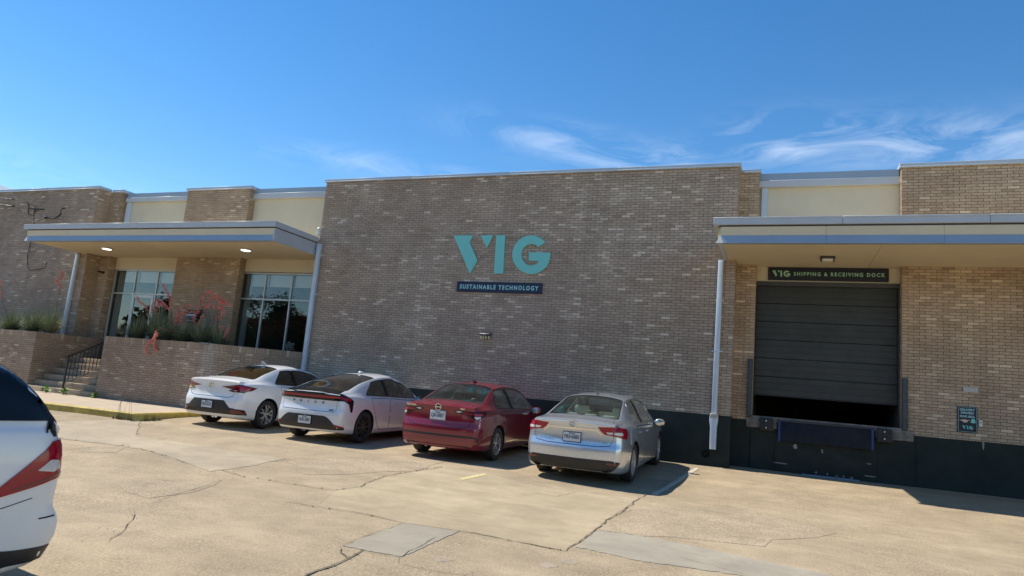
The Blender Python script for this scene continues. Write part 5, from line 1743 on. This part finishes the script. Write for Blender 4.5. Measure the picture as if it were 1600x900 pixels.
        MB().lathe([(.001, -.074), (.07, -.069)], 'y', 16).build('mirror_glass', M['chrome'], mo)
    # wheels
    for y in (0, wb):
        for sx in (1, -1):
            make_wheel(d['r'], d.get('tw', .215), *d['rim'], root, sx * (W2 - d.get('tw', .215) / 2 - .022), y, sx)
    # seats, shelf and wheel seen through the glass
    cm = d['seat_mat']
    fs = d['front_seat'] - ro
    for sx in (-.38, .38):
        s_ = MB().prism([(fs - .05, .42), (fs + .50, .44), (fs + .50, .58), (fs + .12, .58), (fs - .14, 1.06), (fs - .26, 1.06)], 0, sx - .25, sx + .25).build('front_seat', cm, root, recalc=True, bevel=(.04, 2))
        rbox(sx - .13, sx + .13, fs - .30, fs - .20, 1.09, 1.25, 'headrest', cm, s_, .035)
    bs = d['rear_seat'] - ro
    s_ = MB().prism([(bs + .0, .40), (bs + .52, .42), (bs + .52, .56), (bs + .15, .56), (bs - .10, d['shelf_z'] + .02), (bs - .22, d['shelf_z'] + .02)], 0, -W2 * .72, W2 * .72).build('rear_seat', cm, root, recalc=True, bevel=(.04, 2))
    for sx in (-.36, 0, .36):
        rbox(sx - .12, sx + .12, bs - .26, bs - .16, d['shelf_z'] + .02, d['shelf_z'] + .13, 'headrest', cm, s_, .03)
    MB().lathe([(.175, -.012), (.19, 0), (.175, .012), (.16, 0), (.175, -.012)], 'y', 24, c=(-.38, fs + .62, .93)).build('steering_wheel', M['trim'], root, smooth=True)
    tl, tz = d['mirror_in']
    rbox(-.12, .12, tl - ro, tl - ro + .03, tz, tz + .06, 'rear_view_mirror', M['trim'], root, .012)
    return root, sk, sh

def plate(root, sk, z, text, frame=True, x=0.0, state='TEXAS', w=.305, h=.152):
    l, n = sk.cast('rear', (x, z))
    n = Vector((0, n.y, n.z)).normalized()
    p = MB().box(-w / 2 - .012, w / 2 + .012, -.004, .012, -h / 2 - .012, h / 2 + .012).build('licence_plate', M['gloss_black'] if frame else M['plate_face'], root, bevel=(.004, 1))
    p.location = l - sk.org + n * .014
    tilt = math.atan2(n.z, -n.y)
    p.rotation_euler = (-tilt, 0, 0)
    MB().box(-w / 2, w / 2, -.007, .0, -h / 2, h / 2).build('plate_face', M['plate_face'], p)
    text_mesh('plate_number', text, .092, M['plate_ink'], p, (0, -.008, -.004), depth=.0008, bold=.002, width=w * .86, squash=1.0)
    text_mesh('plate_state', state, .034, M['plate_ink'], p, (0, -.008, h / 2 - .022), depth=.0008, bold=.001, width=w * .36)
    return p

def badge_text(root, sk, x, z, s, size, width, mat, off=.004):
    l, n = sk.cast('rear', (x, z))
    o = text_mesh('badge', s, size, mat, root, (0, 0, 0), depth=.002, bold=.002, width=width)
    o.location = l - sk.org + n * off
    n2 = Vector((n.x, n.y, n.z))
    o.rotation_euler = (math.pi / 2 - math.atan2(n.z, math.hypot(n.x, n.y)), 0, math.atan2(n.x, -n.y))
    return o

def ring_badge(root, sk, z, r, mat, inner=None, sx=1.0, x=0.0):
    l, n = sk.cast('rear', (x, z))
    mb = MB()
    mb.lathe([(r * .72, 0), (r * .78, -.008), (r * .95, -.010), (r, -.004), (r, .004)], 'y', 28)
    b = mb.build('badge', mat, root, smooth=True)
    b.scale = (sx, 1, 1)
    b.location = l - sk.org + n * .004
    b.rotation_euler = (-math.atan2(n.z, -n.y), 0, 0)
    if inner: inner(b, r)
    return b

def common_rear(root, sk, d):
    pass
def sedan(L, W, H, ro, wb, deck, sb, stp, wt, wbase, hood, **k):
    mid = (deck + .04 + H - .045) / 2 + k.pop('gl_bow', .02)
    d = dict(L=L, W=W, ro=ro, wb=wb, H=H,
             zt=[(0, deck - .10), (.09, deck - .035), (.2, deck - .005), (max(sb - .14, .25), deck + .018), (sb, deck + .04), ((sb + stp) / 2, mid), (stp, H - .045), (stp + .35, H - .012), (stp + .75, H), (wt - .3, H - .025), (wt, H - .07), ((wt + wbase) / 2, (H - .07 + hood) / 2 + .035), (wbase, hood), (wbase + .45, hood - .06), (L - .22, hood - .19), (L, hood - .33)],
             zb=[(0, deck - .13), (sb, deck - .085), (sb + .6, deck - .10), (2.0, deck - .125), (3.0, deck - .155), (wbase, deck - .16), (wbase + .5, hood - .14), (L, hood - .38)],
             wr=[(0, .80), (sb, .75), (sb + (stp - sb) * .45, .69), (stp, .615), (stp + .7, .60), (wt, .635), ((wt + wbase) / 2, .70), (wbase, .76), (L, .70)],
             plan=[(0, .79), (.09, .835), (.14, .885), (.22, .93), (.4, .968), (.8, .99), (1.6, 1), (wbase - .3, 1), (wbase + .35, .975), (L - .4, .93), (L - .15, .86), (L, .76)],
             rear=[(.12, .20), (.26, .07), (.40, .0), (.58, .0), (.66, .015), (.73, .05), (.9, .06), (deck - .08, .04), (deck - .01, .015), (deck + .05, .04)],
             front=[(.15, .12), (.4, .0), (.6, .02), (.8, .12), (1.0, .2)],
             zu=[(0, .25), (.5, .20), (1, .18), (4, .18), (L, .22)],
             cabin=(sb + .06, wbase - .10), shelf_s=sb + .62, shelf_z=deck - .10,
             rear_glass=[(-.70 * W / 2, sb + .03), (.70 * W / 2, sb + .03), (.57 * W / 2, stp - .02), (-.57 * W / 2, stp - .02)],
             front_glass=[(-.60 * W / 2, wt + .03), (.60 * W / 2, wt + .03), (.70 * W / 2, wbase - .14), (-.70 * W / 2, wbase - .14)],
             r=.33, ra=.372, front_seat=wbase - 1.62, rear_seat=sb + .80, mirror_in=(wt + .12, H - .18), seat_mat=M['cabin'], cabin_mat=M['cabin'],
             glass_rear=M['car_glass'], glass_front=M['car_glass'], glass_side=M['car_glass_mid'], side_glass=[])
    d.update(k)
    return d

def finish_side(d):
    """side windows that follow the belt line and the roof edge, and the two doors below them"""
    sh = Shape(d)
    a, b0, b1, f = d['dlo']
    slr = d.get('rear_slope', .3)
    def bt(t): return min(sh.zb(t), sh.zt(t) - .045) + d.get('belt_up', .045)
    def tp(t): return sh.side(t)[0][-1][1] - d.get('head_drop', .035)
    def win(p, q, rs, fs):
        n = 9
        bot = [(t, bt(t)) for t in np.linspace(p, q, n)]
        top = [(t, tp(t)) for t in np.linspace(p + rs, q - fs, n)]
        top = [(t, z) for t, z in top if z > bt(t) + .02]
        return [tuple(map(float, x)) for x in bot + top[::-1]]
    d['side_glass'] = [win(a, b0, slr, 0), win(b1, f, 0, .0)]
    d['pillars'] = [[(b0 - .012, bt(b0) - .01), (b1 + .012, bt(b1) - .01), (b1 + .012, tp(b1) + .01), (b0 - .012, tp(b0) + .01)]]
    bm_ = (b0 + b1) / 2
    ro, r = d['ro'], d['ra']
    d['doors'] = [[(a + .12, bt(a) - .06), (a + .20, .80), (ro + r + .10, .44), (ro + r + .22, .27), (bm_ - .006, .26), (bm_ - .006, bt(bm_) - .05)],
                  [(bm_ + .006, .26), (f - .10, .26), (f - .02, .6), (f - .06, bt(f) - .07), (bm_ + .006, bt(bm_) - .05)]]
    zb = lambda t: sh.zb(t)
    d['handles'] = [(a + .42, zb(a + .42) - .125), (bm_ + .26, zb(bm_ + .26) - .12)]
    d['mirror'] = (f - .13, zb(f - .13) - .01)
    return d

def slope_at(x, y0, y1): return math.atan2(gz(x, y1) - gz(x, y0), y1 - y0)
def pose(x, y, wb, yaw=0.0):
    return dict(loc=(x, y, gz(x, y) + .002), rot=(slope_at(x, y, y + wb), 0, yaw))
GRP = 'cars parked nose in along the brick wall'
both = lambda poly: (poly, mirror(poly))

# --- silver sedan
d = sedan(4.68, 1.835, 1.525, 1.10, 2.82, 1.105, .66, 1.60, 3.10, 3.86, 1.03, r=.345, ra=.388, paint=M['p_silver'], dlo=(1.20, 2.06, 2.15, 3.42), rear_slope=.34,
          seat_mat=M['cabin_light'], cabin_mat=M['cabin_light'], rim=(10, 0, M['alloy'], M['alloy']), glass_side=M['car_glass'], trim_mat=M['chrome'],
          label='silver four door sedan parked nearest the loading dock, chrome bar above its plate', group=GRP, **pose(-3.63, 13.98, 2.82))
root, sk, sh = build_car(finish_side(d))
P = lambda *a, **k: sk.patch(*a, **k)
for lp in both([(.44, 1.005), (.70, 1.02), (.95, 1.015), (1.22, .985), (1.26, .93), (1.20, .815), (1.02, .83), (.84, .86), (.56, .885), (.50, .93)]):
    t = P('tail_light', 'rear', smooth_poly(lp, .012), M['lamp_red'], root, off=.012, deep=.03, step=.05)
    s_ = 1 if lp[0][0] > 0 else -1
    q = [(s_ * a, z) for a, z in ((.58, .93), (.735, .935), (.735, .895), (.61, .897))]
    P('reverse_lens', 'rear', smooth_poly(q, .008), M['lamp_clear'], t, off=.015, deep=.01, step=.03)
    q = [(s_ * a, z) for a, z in ((.77, .935), (1.02, .93), (1.05, .885), (.77, .893))]
    P('indicator_lens', 'rear', smooth_poly(q, .008), M['lamp_clear'], t, off=.015, deep=.01, step=.03)
    sk.seam('lamp_gap', 'rear', [(s_ * .752, 1.02), (s_ * .752, .86)], .009, M['gap'], t, off=.0135)
for bar in ([(-.56, .845), (-.44, .965), (.44, .965), (.56, .845), (.52, .845), (.41, .935), (-.41, .935), (-.52, .845)],):
    P('chrome_bar', 'rear', smooth_poly(bar, .012), M['chrome'], root, off=.012, deep=.02, step=.05)
sk.seam('boot_gap', 'rear', [(-.755, .86), (-.74, .78), (-.66, .70), (-.45, .675), (.45, .675), (.66, .70), (.74, .78), (.755, .86)], .010, M['gap'], root)
sk.seam('boot_gap', 'top', [(-.66, .24), (-.62, .55), (-.61, .62), (.61, .62), (.62, .55), (.66, .24)], .007, M['gap'], root)
P('lower_valance', 'rear', smooth_poly([(-.95, .43), (-.72, .455), (.72, .455), (.95, .43), (.80, .30), (.72, .265), (-.72, .265), (-.80, .30)], .03), M['trim'], root, off=.008, deep=.02, step=.08)
for rf in both([(.62, .425), (.84, .41), (.84, .385), (.62, .395)]):
    P('reflector', 'rear', rf, M['lamp_dark'], root, off=.014, deep=.01, step=.04)
for s_ in (-1, 1):
    e = MB().lathe([(.045, 0), (.055, .0), (.058, .02), (.055, .10), (.045, .10), (.042, .01)], 'y', 20).build('exhaust_tip', M['alloy_dark'], root, smooth=True)
    e.scale = (1.35, 1, .7); e.location = (s_ * .60, -d['ro'] + .075, .285)
plate(root, sk, .80, 'FRS\u20226085', True)
def tri_oval(b, r):
    MB().lathe([(r * .42, -.008), (r * .52, -.012), (r * .58, -.004)], 'y', 20).build('emblem', M['chrome'], b, smooth=True).scale = (.62, 1, .95)
    o = MB().lathe([(r * .42, -.008), (r * .52, -.012), (r * .58, -.004)], 'y', 20).build('emblem', M['chrome'], b, smooth=True); o.scale = (1.25, 1, .6); o.location = (0, 0, r * .3)
ring_badge(root, sk, 1.035, .062, M['chrome'], tri_oval, 1.35)
badge_text(root, sk, -.50, .755, 'AVALON', .045, .27, M['chrome'])
badge_text(root, sk, .56, .745, 'XLE', .04, .10, M['chrome'])
MB().lathe([(.03, 0), (.028, .012), (.001, .02)], 'z', 12, c=(0, .62, 1.510)).build('roof_aerial', M['trim'], root, smooth=True)

# --- red sedan
d = sedan(4.36, 1.815, 1.505, 1.02, 2.71, 1.085, .58, 1.42, 2.86, 3.62, 1.0, r=.325, ra=.368, paint=M['p_red'], dlo=(1.06, 1.88, 1.97, 3.20), rear_slope=.22,
          seat_mat=M['cabin_dark'], cabin_mat=M['cabin'], rim=(5, .62, M['alloy'], M['alloy']), glass_side=M['car_glass'],
          label='dark red four door sedan between the silver car and the white hatchback', group=GRP, **pose(-6.68, 14.22, 2.71))
root, sk, sh = build_car(finish_side(d))
P = lambda *a, **k: sk.patch(*a, **k)
for lp in both([(.33, .945), (.40, .972), (.62, .955), (.86, .955), (1.10, .975), (1.22, .965), (1.14, .90), (1.02, .835), (.86, .80), (.72, .845), (.55, .895), (.38, .915)]):
    s_ = 1 if lp[0][0] > 0 else -1
    t = P('tail_light', 'rear', smooth_poly(lp, .015), M['gloss_black'], root, off=.010, deep=.03, step=.05)
    P('brake_lens', 'rear', smooth_poly([(s_ * a, z) for a, z in ((.48, .94), (.72, .935), (.74, .90), (.55, .91))], .01), M['lamp_red'], t, off=.013, deep=.01, step=.03)
    P('brake_lens', 'rear', smooth_poly([(s_ * a, z) for a, z in ((.74, .93), (1.04, .945), (1.12, .90), (.80, .875))], .01), M['lamp_red'], t, off=.013, deep=.01, step=.03)
    P('reverse_lens', 'rear', smooth_poly([(s_ * a, z) for a, z in ((.78, .865), (1.00, .875), (.98, .845), (.87, .815))], .01), M['lamp_clear'], t, off=.013, deep=.01, step=.03)
    P('clear_tip', 'rear', smooth_poly([(s_ * a, z) for a, z in ((.36, .945), (.42, .962), (.50, .945), (.42, .925))], .008), M['lamp_clear'], t, off=.013, deep=.01, step=.03)
sk.seam('boot_gap', 'rear', [(-.70, .85), (-.69, .74), (-.62, .655), (-.45, .635), (.45, .635), (.62, .655), (.69, .74), (.70, .85)], .011, M['gap'], root)
sk.seam('boot_gap', 'top', [(-.64, .22), (-.60, .48), (-.59, .545), (.59, .545), (.60, .48), (.64, .22)], .007, M['gap'], root)
sk.seam('bumper_crease', 'rear', [(-1.0, .36), (-.90, .455), (-.78, .48), (.78, .48), (.90, .455), (1.0, .36)], .038, M['trim'], root, off=.003)
P('lower_valance', 'rear', smooth_poly([(-.70, .30), (.70, .30), (.64, .24), (-.64, .24)], .02), M['trim'], root, off=.008, deep=.02, step=.08)
plate(root, sk, .845, 'LJR-5887', False)
def roundel(b, r):
    MB().box(-r * 1.05, r * 1.05, -.014, -.004, -r * .16, r * .16).build('emblem_bar', M['chrome'], b, bevel=(.003, 1))
    MB().lathe([(.001, -.005), (r * .74, -.004)], 'y', 24).build('emblem_ground', M['gloss_black'], b)
ring_badge(root, sk, 1.005, .068, M['chrome'], roundel)
badge_text(root, sk, -.62, 1.0, 'SENTRA', .05, .25, M['chrome'])
badge_text(root, sk, .50, 1.0, 'SV', .045, .09, M['chrome'])
sk.seam('sill_line', 'side', [(ro_ + 1.45, .345) for ro_ in (0.0,)] + [(3.3, .36)], .022, M['chrome'], root, off=.004)
MB().prism([(.60, 1.485), (.78, 1.49), (.64, 1.545), (.60, 1.54)], 0, -.018, .018).build('roof_aerial', M['p_red'], root, recalc=True)

# --- white hatchback
d = sedan(4.34, 1.78, 1.49, .92, 2.75, 1.075, .40, 1.74, 2.80, 3.72, .96, gl_bow=.045, r=.338, ra=.378, paint=M['p_pearl'], dlo=(1.02, 1.92, 2.0, 3.32), rear_slope=.42,
          seat_mat=M['cabin_dark'], cabin_mat=M['cabin_dark'], rim=(10, 0, M['alloy_dark'], M['alloy_dark']), glass_rear=M['car_glass_tint'], glass_side=M['car_glass_tint'],
          mirror_mat=M['gloss_black'], belt_up=.05, head_drop=.05,
          label='white fastback hatchback with dark wheels and a black tail panel', group=GRP, **pose(-10.04, 14.10, 2.75, .02))
d['shelf_z'] = .94
root, sk, sh = build_car(finish_side(d))
P = lambda *a, **k: sk.patch(*a, **k)
P('tail_panel', 'rear', smooth_poly([(-1.22, .90), (-1.05, .995), (-.86, 1.03), (.86, 1.03), (1.05, .995), (1.22, .90), (1.18, .66), (1.13, .66), (1.08, .83), (.92, .885), (-.92, .885), (-1.08, .83), (-1.13, .66), (-1.18, .66)], .02), M['gloss_black'], root, off=.010, deep=.02, step=.06)
P('spoiler', 'top', smooth_poly([(-.62, .125), (.62, .125), (.66, .22), (.62, .42), (-.62, .42), (-.66, .22)], .04), M['gloss_black'], root, off=.008, deep=.02, step=.07)
P('light_bar', 'rear', smooth_poly([(-1.14, .93), (-1.0, .962), (-.8, .977), (.8, .977), (1.0, .962), (1.14, .93), (1.13, .885), (.95, .905), (.8, .936), (-.8, .936), (-.95, .905), (-1.13, .885)], .01), M['lamp_red'], root, off=.014, deep=.01, step=.05)
sk.seam('boot_gap', 'rear', [(-.70, .885), (-.69, .70), (-.64, .655), (.64, .655), (.69, .70), (.70, .885)], .009, M['gap'], root)
P('lower_valance', 'rear', smooth_poly([(-.44, .565), (.44, .565), (.52, .53), (.68, .40), (.98, .345), (1.02, .30), (.7, .29), (-.7, .29), (-1.02, .30), (-.98, .345), (-.68, .40), (-.52, .53)], .02), M['trim'], root, off=.006, deep=.02, step=.07)
for rf in both([(.70, .405), (.98, .36), (1.0, .335), (.70, .365)]):
    P('reflector', 'rear', rf, M['lamp_red'], root, off=.012, deep=.01, step=.04)
for i, ch in enumerate('PRIUS'):
    badge_text(root, sk, -.36 + .18 * i, .83, ch, .06, .045 if ch != 'I' else .012, M['trim'])
badge_text(root, sk, .56, .69, 'XLE', .04, .10, M['trim'])
plate(root, sk, .455, 'VHK-2083', True)
MB().prism([(.98, 1.470), (1.16, 1.476), (1.06, 1.53), (.99, 1.52)], 0, -.03, .03).build('roof_aerial', M['p_pearl'], root, recalc=True, bevel=(.01, 2))
sk.seam('wheel_arch_sensor', 'side', [(1.33, .52), (1.345, .56)], .02, M['lamp_dark'], root, off=.003)

# --- white sedan
d = sedan(4.24, 1.80, 1.495, .98, 2.70, 1.10, .62, 1.58, 2.82, 3.60, .98, r=.325, ra=.372, paint=M['p_white'], dlo=(1.24, 1.96, 2.04, 3.22), rear_slope=.34, head_drop=.05,
          seat_mat=M['cabin_dark'], cabin_mat=M['cabin_dark'], rim=(5, .55, M['alloy'], M['alloy']), glass_side=M['car_glass_tint'], glass_rear=M['car_glass_mid'], trim_mat=M['trim'],
          label='white four door sedan with slim triangular red tail lamps by the yellow kerb', group=GRP, **pose(-13.16, 14.40, 2.70, -.015))
root, sk, sh = build_car(finish_side(d))
P = lambda *a, **k: sk.patch(*a, **k)
for lp in both([(.30, .915), (.46, .942), (.74, .985), (.95, .975), (1.36, .925), (1.20, .865), (1.02, .825), (.62, .83), (.52, .842), (.60, .872), (.45, .893)]):
    s_ = 1 if lp[0][0] > 0 else -1
    t = P('tail_light', 'rear', smooth_poly(lp, .012), M['lamp_dark'], root, off=.012, deep=.03, step=.05)
    P('brake_lens', 'rear', smooth_poly([(s_ * a, z) for a, z in ((.78, .955), (.98, .95), (1.22, .915), (1.02, .85), (.80, .855))], .012), M['lamp_red'], t, off=.015, deep=.01, step=.04)
    P('reverse_lens', 'rear', smooth_poly([(s_ * a, z) for a, z in ((.60, .850), (.76, .855), (.76, .838), (.64, .836))], .006), M['lamp_clear'], t, off=.015, deep=.01, step=.03)
    P('lamp_lip', 'rear', smooth_poly([(s_ * a, z) for a, z in ((.52, .842), (.64, .83), (1.0, .822), (1.05, .808), (.6, .815), (.5, .83))], .006), M['gloss_black'], t, off=.010, deep=.01, step=.04)
sk.seam('boot_gap', 'rear', [(-.66, .84), (-.62, .72), (-.5, .685), (.5, .685), (.62, .72), (.66, .84)], .010, M['gap'], root)
sk.seam('boot_gap', 'top', [(-.63, .24), (-.60, .52), (-.59, .585), (.59, .585), (.60, .52), (.63, .24)], .007, M['gap'], root)
P('lower_valance', 'rear', smooth_poly([(-.44, .615), (.44, .615), (.60, .46), (1.06, .425), (1.16, .31), (.8, .315), (-.8, .315), (-1.16, .31), (-1.06, .425), (-.60, .46)], .02), M['trim'], root, off=.006, deep=.02, step=.07)
for rf in both([(.64, .425), (1.03, .405), (1.09, .335), (.62, .36)]):
    P('reflector', 'rear', smooth_poly(rf, .012), M['lamp_dark'], root, off=.012, deep=.012, step=.04)
plate(root, sk, .50, 'NXD-4175', True)
def slant_h(b, r):
    for s_ in (-1, 1):
        MB().prism([(s_ * r * .42 - .008, -r * .6), (s_ * r * .42 + .008, -r * .6), (s_ * r * .42 + .022, r * .6), (s_ * r * .42 + .006, r * .6)], 1, -.012, -.002).build('emblem', M['chrome'], b, recalc=True)
    MB().prism([(-r * .4, -.012), (r * .4, .002), (r * .42, .014), (-r * .38, 0)], 1, -.012, -.002).build('emblem', M['chrome'], b, recalc=True)
ring_badge(root, sk, .935, .055, M['chrome'], slant_h, 1.45)
sk.seam('handle_line', 'side', [(1.45, .72), (2.3, .70), (3.2, .66)], .004, M['gap'], root, off=.001)
MB().prism([(.60, 1.465), (.80, 1.475), (.66, 1.555), (.60, 1.55)], 0, -.022, .022).build('roof_aerial', M['grey_metal'], root, recalc=True, bevel=(.008, 1))
MB().box(-.05, .18, .52, .66, 1.28, 1.283).build('window_sticker', simple('pale_sticker', (.55, .58, .35), .6), root).rotation_euler = (0, 0, 0)

# --- white SUV at the left edge of the picture, seen from its left rear corner
ds = dict(L=4.80, W=1.92, H=1.80, ro=.97, wb=2.91, name='parked_suv',
          zt=[(0, 1.22), (.08, 1.28), (.16, 1.36), (.34, 1.565), (.50, 1.68), (.62, 1.725), (.9, 1.76), (1.6, 1.795), (2.3, 1.80), (2.8, 1.76), (3.05, 1.70), (3.5, 1.40), (3.75, 1.19), (4.2, 1.10), (4.6, 1.0), (4.8, .88)],
          zb=[(0, 1.17), (.3, 1.27), (1, 1.27), (2, 1.24), (3, 1.20), (3.8, 1.07), (4.4, .95), (4.8, .75)],
          wr=[(0, .84), (.2, .84), (.5, .76), (.8, .74), (2, .73), (3, .74), (3.7, .82), (4.8, .74)],
          plan=[(0, .80), (.09, .86), (.14, .905), (.22, .945), (.4, .975), (.8, .995), (1.6, 1), (3.6, 1), (4.2, .97), (4.5, .92), (4.8, .78)],
          rear=[(.2, .20), (.34, .09), (.46, .03), (.54, .0), (.62, .0), (.68, .03), (.74, .07), (.9, .06), (1.1, .07), (1.2, .10), (1.5, .12), (1.7, .1)],
          front=[(.15, .12), (.4, .0), (.7, .02), (1.0, .12)], zu=[(0, .36), (.5, .28), (1, .25), (4, .25), (4.8, .30)],
          cabin=(.42, 3.66), shelf_s=.9, shelf_z=.95, rear_glass=[(-.66, .20), (.66, .20), (.58, .50), (-.58, .50)], front_glass=[(-.62, 3.1), (.62, 3.1), (.70, 3.62), (-.70, 3.62)],
          dash_z=1.0, r=.38, ra=.42, front_seat=1.95, rear_seat=1.15, mirror_in=(3.1, 1.55), seat_mat=M['cabin_dark'], cabin_mat=M['cabin_dark'], tw=.255,
          glass_rear=M['car_glass_tint'], glass_front=M['car_glass'], glass_side=M['car_glass_tint'], paint=M['p_white'], rim=(5, .5, M['alloy'], M['alloy']),
          dlo=(1.30, 2.05, 2.13, 3.30), rear_slope=.30, belt_up=.03, head_drop=.05,
          label='white SUV at the left edge, only its red tail lamp corner and dark glass showing', group=None)
ang = R(161)
cx_, cy_ = -4.58, 3.62
ox, oy = -.96, -.97
sx_, sy_ = cx_ - (ox * math.cos(ang) - oy * math.sin(ang)), cy_ - (ox * math.sin(ang) + oy * math.cos(ang))
ds['loc'] = (sx_, sy_, gz(sx_, sy_)); ds['rot'] = (0, 0, ang); ds['k'] = (1, 1, 1)
finish_side(ds)
ds['handles'] = [(1.2, .98), (2.0, .96)]
root, sk, sh = build_car(ds)
P = lambda *a, **k: sk.patch(*a, **k)
for s_ in (-1, 1):
    Q = lambda pts: [(s_ * a, z) for a, z in pts]
    t = P('tail_light', 'rear', smooth_poly(Q([(.62, 1.13), (.92, 1.18), (1.03, 1.17), (1.40, .815), (1.385, .80), (1.02, .905), (.62, .96)]), .015), M['lamp_red'], root, off=.012, deep=.03, step=.04)
    P('reverse_lens', 'rear', smooth_poly(Q([(.94, 1.04), (1.04, 1.05), (1.13, .98), (1.0, .965), (.92, .985)]), .015), M['lamp_clear'], t, off=.015, deep=.01, step=.03)
    P('lamp_band', 'rear', smooth_poly(Q([(.62, .99), (1.0, .945), (1.26, .865), (1.24, .855), (1.0, .925), (.62, .97)]), .006), M['lamp_dark'], t, off=.0145, deep=.01, step=.03)
    P('bumper_notch', 'rear', smooth_poly(Q([(.90, .665), (1.05, .66), (1.06, .65), (.90, .655)]), .004), M['gap'], root, off=.003, deep=.01, step=.03)
    sk.seam('body_gap', 'side', [(.30, .80), (.55, .72), (.62, .60), (.60, .45)], .006, M['gap'], root, side=s_)
    P('quarter_window', 'side', smooth_poly([(.17, 1.31), (1.27, 1.30), (1.27, 1.69), (.64, 1.70), (.44, 1.63), (.25, 1.48)], .02), M['gloss_black'], root, off=.012, deep=.016, step=.04, side=s_)
P('lower_cladding', 'rear', smooth_poly([(-1.34, .47), (-1.2, .46), (-.9, .46), (.9, .46), (1.2, .46), (1.34, .47), (1.32, .33), (1.2, .36), (.9, .37), (-.9, .37), (-1.2, .36), (-1.32, .33)], .02), M['trim'], root, off=.008, deep=.02, step=.08)
P('rear_surround', 'top', smooth_poly([(-.84, .20), (.84, .20), (.79, .40), (.745, .60), (-.745, .60), (-.79, .40)], .03), M['gloss_black'], root, off=.012, deep=.016, step=.04, hole=[smooth_poly(ds['rear_glass'], .06)])

# ------------------------------------------------------------------ trees across the street, seen only as reflections in the glass
def tree(x, y, h, w, seed, label):
    r_ = random.Random(seed)
    t = empty('tree', (x, y, gz(x, y)))
    tag(t, label, 'tree', 'trees across the street behind the camera')
    tb = MB()
    tb.tube([(0, 0, -.2), (.05, 0, h * .25), (.1, .1, h * .5), (.15, .1, h * .8)], [.28, .22, .15, .04], 8)
    for k in range(6):
        a = k * 1.05 + r_.random()
        tb.tube([(.06, .03, h * (.28 + .05 * k)), (math.cos(a) * w * .25, math.sin(a) * w * .25, h * (.45 + .05 * k)), (math.cos(a) * w * .42, math.sin(a) * w * .42, h * (.52 + .06 * k))], [.12, .07, .02], 6)
    tb.build('trunk', M['bark'], t)
    mb = MB()
    cl = [(Vector((r_.gauss(0, w * .24), r_.gauss(0, w * .24), h * r_.uniform(.38, .92))), r_.uniform(.5, 1.15)) for _ in range(60)]
    for c, rad in cl:
        for k in range(70):
            p = c + Vector((r_.gauss(0, rad * .5), r_.gauss(0, rad * .5), r_.gauss(0, rad * .4)))
            u = Vector((r_.uniform(-1, 1), r_.uniform(-1, 1), r_.uniform(-1, 1))).normalized() * .17
            v = u.orthogonal().normalized() * .09
            mb.add([p - u, p + v, p + u, p - v], [(0, 1, 2, 3)])
    mb.build('crown', M['tree'], t)
for i, (x, y, h, w, lab) in enumerate([(-23, -20, 10.0, 9, 'tall leafy tree across the street behind the camera'), (-31, -18, 8.5, 8.0, 'lower round tree next to the tall one across the street'), (-40, -20, 11.0, 9.0, 'tallest tree of the row across the street'), (-14, -21, 9.0, 8.5, 'tree straight behind the camera across the street'), (-49, -18, 10, 9, 'tree near the far end of the row across the street'), (-6, -22, 8, 8, 'tree at the near end of the row across the street'), (-59, -20, 10, 9, 'last tree of the row across the street')]):
    tree(x, y, h, w, 40 + i, lab)
hm = MB()  # hedge added out of view so the lower panes reflect evenly dark
hr_ = random.Random(5)
for k in range(34000):
    x = hr_.uniform(-75, 8); hh = 7.4 + .9 * math.sin(x * .7) + .7 * math.sin(x * 1.9)
    p = Vector((x, -24 + hr_.gauss(0, .7), hr_.random() ** .8 * hh - .3))
    u = Vector((hr_.uniform(-1, 1), hr_.uniform(-1, 1), hr_.uniform(-1, 1))).normalized() * .5
    v = u.orthogonal().normalized() * .34
    hm.add([p - u, p + v, p + u, p - v], [(0, 1, 2, 3)])
tag(hm.build('reflection_hedge', M['tree']), 'unseen hedge added behind the trees to darken the window reflections', 'hedge', kind='stuff')
